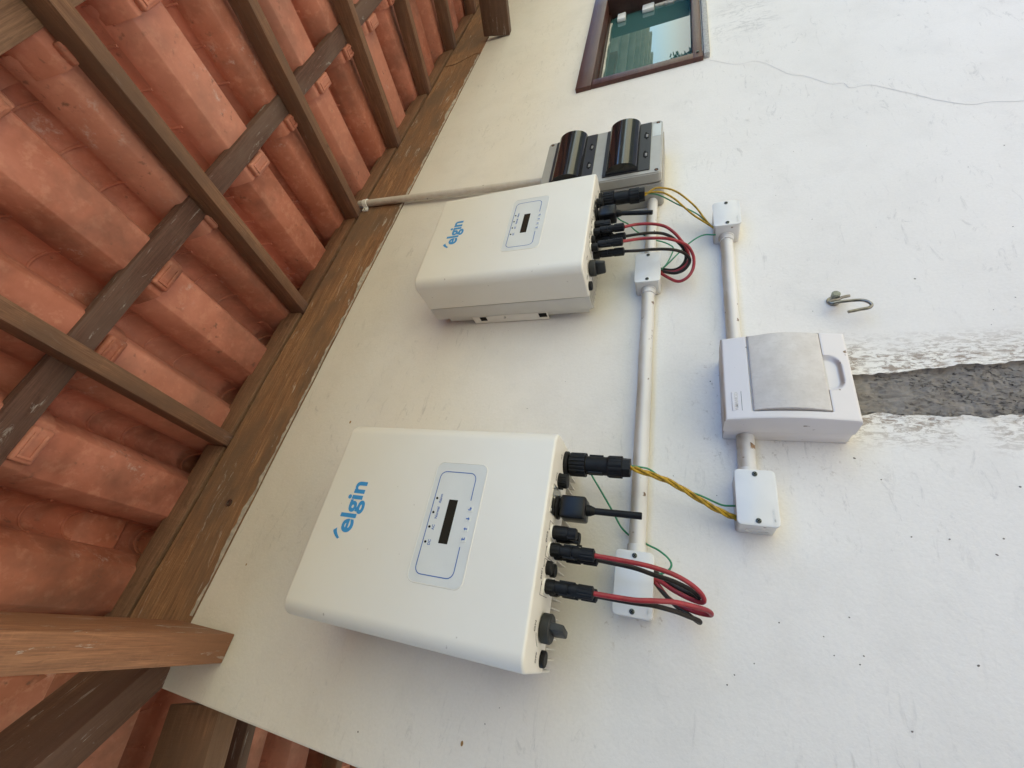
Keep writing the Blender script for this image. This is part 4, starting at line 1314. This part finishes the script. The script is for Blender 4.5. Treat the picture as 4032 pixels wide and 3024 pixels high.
junction_box(.0475, .1435, .0465, .1060, .045, 'near white junction box fed by the red and black cables', [(.1435, .076, 1, .0136)])
junction_box(.2005, .2895, -.1315, -.0735, .056, 'white junction box left of the breaker panel, where the yellow wires end', [(.2895, -.0975, 1, .0138)], knock=True)
junction_box(.7270, .8180, .0490, .1065, .048, 'white junction box where the loops of the far red and black cables end', [(.7270, .0765, -1, .0136), (.818, .0770, 1, .0130)], brand=False)
junction_box(.8715, .9540, -.1210, -.0640, .055, 'white junction box under the far inverter that takes the two loose yellow wires', [(.8715, -.092, -1, .0134)])

# ================================================================== CONDUITS
def conduit(p0, p1, r, label, ends_ring=True):
    p0, p1 = Vector(p0), Vector(p1)
    bm = BM()
    n = 16
    P = [p0.lerp(p1, i / n) + Vector((0, 0, .0008 * noise.noise(Vector((i * .4, 1, 2))))) for i in range(n + 1)]
    tube(bm, P, r, 24, smooth=False)
    return tagit(obj('conduit', bm, M_PVC, None, smooth=50, origin=p0), label, 'conduit', 'white pvc conduits')
conduit((.157, -.0165, .0762), (.715, -.0165, .0766), .0140, 'long white conduit between the near and the far junction box')
conduit((.830, -.0165, .0772), (1.047, -.0165, .0765), .0132, 'short white conduit running into the grey box with smoked covers')
conduit((.534, -.0165, -.0918), (.859, -.0165, -.0921), .0134, 'white conduit from the breaker panel to the farthest junction box')
conduit((.302, -.0165, -.0975), (.366, -.0165, -.0980), .0142, 'very short scuffed conduit between junction box and breaker panel')
conduit((1.212, -.022, .372), (1.302, -.0165, 1.172), .0128, 'upright white conduit from the grey box up to the timber plate')
# saddle clip on the plate
t = thing('conduit_clip', (1.297, -.004, 1.125), 'small white saddle clip holding the upright conduit to the timber plate', 'clip')
bm = BM()
for k in range(9):
    a0 = math.pi * k / 8
pts_o = [(1.2975 + .0165 * math.cos(a_), -.0165 - .0165 * math.sin(a_)) for a_ in [math.pi * k / 10 for k in range(11)]]
pts_i = [(1.2975 + .0133 * math.cos(a_), -.0165 - .0133 * math.sin(a_)) for a_ in [math.pi * k / 10 for k in range(10, -1, -1)]]
outl = [(1.314, -.0040)] + pts_o + [(1.281, -.0040), (1.2842, -.0040)] + pts_i + [(1.3108, -.0040)]
prism(bm, [(x, y, 1.130) for x, y in outl], (0, 0, .018)); obj('strap', bm, M_CLIP, t)
bm = BM(); box(bm, (1.312, -.0120, 1.128), (1.330, -.0042, 1.150), .0015); box(bm, (1.265, -.0120, 1.128), (1.283, -.0042, 1.150), .0015); obj('foot', bm, M_CLIP, t)
for x in (1.323, 1.272):
    bm = BM(); cyl(bm, (x, -.012, 1.139), (x, -.0128, 1.139), .0028, seg=12); obj('screw_hole', bm, M_HOLE, t)

# ================================================================== BREAKER PANEL
bp = thing('breaker_panel', (.45, 0, -.252), 'white breaker panel with a dusty bowed door above the cement strip', 'breaker panel')
PX0, PX1, PZ0, PZ1 = .3650, .5345, -.2515, -.0620
def pf(z):
    f = (z - PZ0) / (PZ1 - PZ0)
    return -.0790 - .010 * math.sin(math.pi * f) - .003 * (1 - f)
bm = BM(); box(bm, (PX0 + .0012, -.0370, PZ0 + .0012), (PX1 - .0012, -.0003, PZ1 - .0012), .002); obj('base', bm, M_PANEL, bp)
DX0, DX1, DZ0, DZ1 = .3795, .5325, -.2145, -.1030
HX0, HX1, HZ0 = .4200, .4870, -.2385
def inside_handle(x, z):
    # D-shaped finger recess below the door
    cx = (HX0 + HX1) / 2; w = (HX1 - HX0) / 2
    zt2 = DZ0 + .010; h = zt2 - HZ0
    r = .020
    dx = abs(x - cx) - (w - r); dz = (HZ0 + r) - z
    if z > zt2: return -1
    d = r - math.hypot(max(dx, 0), max(dz, 0)) if (dx > 0 or dz > 0) else r
    d = min(d, w - abs(x - cx))
    return d
bm = BM()
nx, nz = 100, 112
G = []
bv = .004
for j in range(nz + 1):
    row = []
    z = PZ0 + (PZ1 - PZ0) * j / nz
    for i in range(nx + 1):
        x = PX0 + (PX1 - PX0) * i / nx
        y = pf(z)
        de = min(x - PX0, PX1 - x, z - PZ0, PZ1 - z)
        if de < bv: y += bv - math.sqrt(max(0, bv * bv - (bv - de) ** 2))
        dd = min(x - DX0, DX1 - x, z - DZ0, DZ1 - z)
        if dd > 0: y += .0055 * min(1, dd / .0016)
        hd = inside_handle(x, z)
        if hd > 0: y += .0075 * min(1, hd / .006) ** .8
        row.append(bm.verts.new((x, y, z)))
    G.append(row)
for j in range(nz):
    for i in range(nx):
        bm.faces.new((G[j][i], G[j][i + 1], G[j + 1][i + 1], G[j + 1][i]))
per = [G[0][i] for i in range(nx + 1)] + [G[j][nx] for j in range(1, nz + 1)] + [G[nz][i] for i in range(nx - 1, -1, -1)] + [G[j][0] for j in range(nz - 1, 0, -1)]
back = [bm.verts.new((v.co.x, -.0378, v.co.z)) for v in per]
for i in range(len(per)):
    j = (i + 1) % len(per)
    bm.faces.new((per[j], per[i], back[i], back[j]))
bm.faces.new(back)
bmesh.ops.recalc_face_normals(bm, faces=bm.faces)
obj('cover', bm, M_PANEL, bp, smooth=38)
# door: bowed plate standing in its recess, a little proud
bm = BM()
n_ = 24; X0, X1 = DX0 + .0022, DX1 - .0010; Z0, Z1 = DZ0 + .0012, DZ1 - .0030
fr_, bk_ = [], []
def pd(z):
    f = (z - Z0) / (Z1 - Z0)
    return pf(z) - .0003 - .0055 * math.sin(math.pi * f)
for j in range(n_ + 1):
    z = Z0 + (Z1 - Z0) * j / n_
    fr_.append([bm.verts.new((x, pd(z), z)) for x in (X0, X1)])
    bk_.append([bm.verts.new((x, pf(z) + .0045, z)) for x in (X0, X1)])
for j in range(n_):
    bm.faces.new((fr_[j][0], fr_[j][1], fr_[j + 1][1], fr_[j + 1][0]))
    bm.faces.new((bk_[j][1], bk_[j][0], bk_[j + 1][0], bk_[j + 1][1]))
    bm.faces.new((fr_[j][1], bk_[j][1], bk_[j + 1][1], fr_[j + 1][1]))
    bm.faces.new((bk_[j][0], fr_[j][0], fr_[j + 1][0], bk_[j + 1][0]))
bm.faces.new((fr_[0][1], fr_[0][0], bk_[0][0], bk_[0][1])); bm.faces.new((fr_[-1][0], fr_[-1][1], bk_[-1][1], bk_[-1][0]))
bmesh.ops.recalc_face_normals(bm, faces=bm.faces)
es = [e for e in bm.edges if e.calc_face_angle(0) > 1.0]
bmesh.ops.bevel(bm, geom=es, offset=.0012, segments=2, affect='EDGES', profile=.5)
dr = obj('door', bm, M_PLID, bp, smooth=38)
dr['label'] = 'dusty beige bowed door'
bm = BM(); box(bm, (.3815, pf(-.081) - .0001, -.0880), (.4185, pf(-.081) + .004, -.0745), .0008); obj('badge', bm, M_PANEL, bp)
bm = text_mesh('AMANCO', .0078, extrude=.0004, bold=.0001)
bm.transform(Matrix.Translation((.400, pf(-.081) - .0003, -.0838)) @ ROT_FRONT); obj('embossed_mark', bm, simple('badge_letters', (.56, .54, .52), .5), bp, smooth=0)
bm = BM(); box(bm, (.3815, pf(-.0885) - .0002, -.0893), (.4185, pf(-.0885) + .003, -.0886)); obj('badge_shadow_line', bm, M_SCREW, bp, smooth=0)
# old label scrap on the short conduit
bm = BM()
pts_ = []
for i in range(6):
    a_ = math.radians(205 + i * 14); pts_.append((-.0165 + .0144 * math.cos(a_), -.0979 + .0144 * math.sin(a_)))
pr = None
for k, (y, z) in enumerate(pts_):
    a_, b_ = bm.verts.new((.3375 + .0012 * math.sin(k * 3), y, z)), bm.verts.new((.3480 + .0014 * math.cos(k * 5), y, z))
    if pr: bm.faces.new((pr[0], pr[1], b_, a_))
    pr = (a_, b_)
tagit(obj('torn_label', bm, simple('label_brown', (.30, .19, .11), .8, var=.6, vscale=180), None, smooth=60, origin=(.343, -.03, -.098)), 'torn brown label scrap stuck on the very short conduit', 'label')

# ================================================================== GREY BOX WITH SMOKED COVERS
vb = thing('distribution_box', (1.16, 0, .05), 'grey plastic distribution box with two dark smoked bulging covers', 'distribution box')
VX0, VX1, VZ0, VZ1 = 1.044, 1.2785, .0500, .3770
bm = BM(); prism(bm, [(x, -.0005, z) for x, z in rrect(VX0 - .001, VX1 + .001, VZ0 - .001, VZ1 + .001, .010, 5)], (0, -.069, 0))
es = [e for e in bm.edges if e.calc_face_angle(0) > 1.2]; bmesh.ops.bevel(bm, geom=es, offset=.003, segments=3, affect='EDGES'); obj('base', bm, M_GREY, vb)
bm = BM(); prism(bm, [(x, -.0710, z) for x, z in rrect(VX0 + .001, VX1 - .001, VZ0 + .001, VZ1 - .001, .010, 5)], (0, -.029, 0))
es = [e for e in bm.edges if e.calc_face_angle(0) > 1.2]; bmesh.ops.bevel(bm, geom=es, offset=.003, segments=3, affect='EDGES'); obj('lid', bm, M_GREYLID, vb)
for x, z in ((VX0 + .012, VZ0 + .013), (VX1 - .012, VZ0 + .013), (VX0 + .012, VZ1 - .013), (VX1 - .012, VZ1 - .013)):
    bm = BM(); lathe(bm, (x, -.0998, z), (0, -1, 0), [(0, .0050), (.0006, .0050)], 16); obj('screw_hole', bm, M_HOLE, vb)
    bm = BM(); lathe(bm, (x, -.1003, z), (0, -1, 0), [(0, .0030), (.0004, .0026)], 12); obj('screw', bm, simple('rusty_screw', (.18, .09, .05), .6, .5), vb)
for (z0, z1) in ((.2285, .3490), (.0795, .2000)):
    x0, x1 = 1.0600, 1.2705
    w = thing('cover', (0, 0, 0), None, None); w.parent = vb; w.location = Vector(((x0 + x1) / 2, -.10, z0)) - Vector(vb.location)
    w_off = vb
    bpy.data.objects.remove(w, do_unlink=True)
    bm = BM(); prism(bm, [(x, -.1000, z) for x, z in rrect(x0, x1, z0, z1, .003, 3)], (0, -.0028, 0)); fr = obj('smoked_cover', bm, simple('cover_frame_dark', (.035, .033, .034), .28), vb)
    # bulge: half barrel along X with closed ends
    za, zb2 = z0 + .0285, z1 - .009
    n_ = 22; bm = BM(); L0, L1 = x0 + .004, x1 - .003
    prf = []
    for k in range(n_ + 1):
        t_ = math.pi * k / n_
        prf.append((-.1028 - .0265 * math.sin(t_) ** .9, (za + zb2) / 2 - (zb2 - za) / 2 * math.cos(t_)))
    rA = [bm.verts.new((L0, y, z)) for y, z in prf]; rB = [bm.verts.new((L1, y, z)) for y, z in prf]
    for k in range(n_): bm.faces.new((rA[k], rA[k + 1], rB[k + 1], rB[k]))
    bm.faces.new(rA); bm.faces.new(rB); bm.faces.new((rA[0], rB[0], rB[-1], rA[-1]))
    bmesh.ops.recalc_face_normals(bm, faces=bm.faces)
    obj('bulge', bm, M_SMOKE, fr, smooth=40)
    for xx in (1.125, 1.210):
        bm = BM()
        prism(bm, [(xx + u, -.1029, z0 + .0125 + v_) for u, v_ in ((-.017, -.003), (-.012, -.003), (-.012, -.0065), (.008, -.0065), (.010, -.002), (.016, -.001), (.016, .003), (.006, .0055), (-.010, .0055), (-.012, .002), (-.017, .001))], (0, -.0003, 0))
        sl = obj('latch_slot', bm, M_HOLE, fr, smooth=0)
        bm = BM(); box(bm, (xx - .009, -.1046, z0 + .0075), (xx + .004, -.1030, z0 + .0135), .001); obj('latch', bm, simple('latch_grey', (.20, .19, .18), .4), fr)
for r_ in (.0095, .0145):
    bm = BM(); P = [Vector((VX0 - .0014, -.040 + r_ * math.cos(a_), .128 + r_ * math.sin(a_))) for a_ in [2 * math.pi * k / 28 for k in range(29)]]
    tube(bm, P, .0004, 5, smooth=False); obj('knockout_ring', bm, M_GREY, vb)
# shiny patch of clear tape at the lower right of the lid
bm = BM(); box(bm, (1.205, -.1004, .0545), (1.262, -.1001, .0765), .0); obj('clear_tape', bm, simple('clear_tape', (.50, .49, .45), .08, bumps=(60, .5)), vb, smooth=0)

# ================================================================== HOOK
hk = thing('wall_hook', (.672, 0, -.286), 'bare steel wire hook bolted to the wall, right of the breaker panel', 'hook')
bm = BM(); lathe(bm, (.6735, -.0005, -.2745), (0, -1, 0), [(0, .0115), (.0015, .0115), (.0022, .0105), (.0022, .006), (.016, .006)], 24); obj('washer', bm, M_HOOK, hk)
bm = BM(); cyl(bm, (.6735, -.0150, -.2745), (.6735, -.0230, -.2745), .0075, .0075, 24); lathe(bm, (.6735, -.0230, -.2745), (0, -1, 0), [(0, .0062), (.0012, .0055)], 20); obj('bolt_head', bm, simple('bolt_grey', (.24, .25, .21), .45, .6, var=.3, vscale=150), hk)
bm = BM(); tube(bm, PATHS['hook'], .0029, 12, sub=6); obj('hook_wire', bm, M_HOOK, hk, smooth=60)

# ================================================================== REFLECTED SURROUNDINGS, AND UNSEEN LIGHT BLOCKERS ADDED AT THE LEFT
def tree(x, y, h, r, seed, label):
    rs = random.Random(seed)
    t = thing('tree', (x, y, GZ), label, 'tree', 'trees in the yard')
    bm = BM(); cyl(bm, (x, y, GZ), (x + .1, y, GZ + h * .55), .16, .08, 12)
    for k in range(7):
        a_ = rs.uniform(0, 6.28); zz = GZ + h * rs.uniform(.3, .55)
        cyl(bm, (x + .05, y, zz), (x + math.cos(a_) * r * .7, y + math.sin(a_) * r * .7, zz + h * .28), .05, .015, 7)
    obj('trunk', bm, M_BARK, t)
    bm = BM()
    clumps = [(rs.uniform(-1, 1), rs.uniform(-1, 1), rs.uniform(-.8, 1)) for _ in range(30)]
    for c in clumps:
        c = Vector(c)
        if c.length > 1.2: c = c.normalized()
        cc = Vector((x, y, GZ + h * .68)) + Vector((c.x * r, c.y * r, c.z * h * .28))
        for _ in range(110):
            p = cc + Vector((rs.gauss(0, .3), rs.gauss(0, .3), rs.gauss(0, .25))) * r * .45
            u = Vector((rs.uniform(-1, 1), rs.uniform(-1, 1), rs.uniform(-.6, .6))).normalized() * .085
            w_ = u.cross(Vector((rs.uniform(-1, 1), rs.uniform(-1, 1), 1))).normalized() * .045
            bm.faces.new([bm.verts.new(p - u), bm.verts.new(p + w_), bm.verts.new(p + u), bm.verts.new(p - w_)])
    tagit(obj('crown', bm, M_LEAF, t, smooth=0), kind='stuff')
    return t
tree(14.0, -5.75, 2.15, .55, 1, 'leafy green tree standing out in the yard, reflected in the window pane')

vr = thing('veranda_roof', (4.2, -.9, GZ), 'flat white veranda roof on posts farther along the house, seen only in the window pane', 'veranda roof')
M_VR = simple('veranda_paint', (.42, .43, .41), .8, var=.2, vscale=3)
bm = BM(); box(bm, (4.2, -5.4, .80), (13.5, -.75, .90), .01); obj('slab', bm, M_VR, vr)
for i in range(10):
    y = -1.0 - i * .46
    bm = BM(); box(bm, (4.25, y - .03, .70), (13.4, y + .03, .798), .004); obj('joist', bm, M_VR, vr)
for x, y in ((6.2, -5.25), (13.3, -5.25)):
    bm = BM(); box(bm, (x - .09, y - .09, GZ), (x + .09, y + .09, .70), .01); obj('post', bm, M_VR, vr)

bw = thing('light_blocker_wall', (-3.4, -3.1, GZ), 'rendered wall added unseen behind the camera to block sky light from the left', 'wall')  # unseen wall, added to hold back sky light on the left
bm = BM(); box(bm, (-8.0, -3.25, GZ - .05), (.2, -3.10, 1.02), .01); obj('wall_body', bm, simple('light_blocker_render', (.55, .52, .46), .9, var=.15, vscale=2), bw)
bm = BM(); box(bm, (-8.05, -3.29, 1.02), (.25, -3.06, 1.07), .01); obj('coping', bm, M_APRON, bw)

hd = thing('light_blocker_hedge', (-3.2, -1.2, GZ), 'dense green foliage block added out of view on the left to cut bounce light', 'light_blocker_hedge')  # dark foliage added out of view to cut bounce light and low sky
bm = BM(); box(bm, (-4.3, -3.0, GZ), (-2.05, .6, .25), .05); obj('light_blocker_core', bm, simple('light_blocker_green', (.03, .045, .02), .95), hd)
bm = BM(); rs = random.Random(9)
for _ in range(9000):
    f = rs.random()
    if f < .55: p = Vector((-2.04, rs.uniform(-3, .6), rs.uniform(GZ, .27)))
    elif f < .8: p = Vector((rs.uniform(-4.3, -2.05), rs.uniform(-3, .6), .26))
    else: p = Vector((rs.uniform(-4.3, -2.05), -3.01, rs.uniform(GZ, .27)))
    p += Vector((rs.gauss(0, .04), rs.gauss(0, .04), rs.gauss(0, .04)))
    u = Vector((rs.uniform(-1, 1), rs.uniform(-1, 1), rs.uniform(-1, 1))).normalized() * .035
    w_ = u.cross(Vector((rs.uniform(-1, 1), rs.uniform(-1, 1), 1))).normalized() * .018
    bm.faces.new([bm.verts.new(p - u), bm.verts.new(p + w_), bm.verts.new(p + u), bm.verts.new(p - w_)])
tagit(obj('light_blocker_leaves', bm, M_LEAF, hd, smooth=0), kind='stuff')
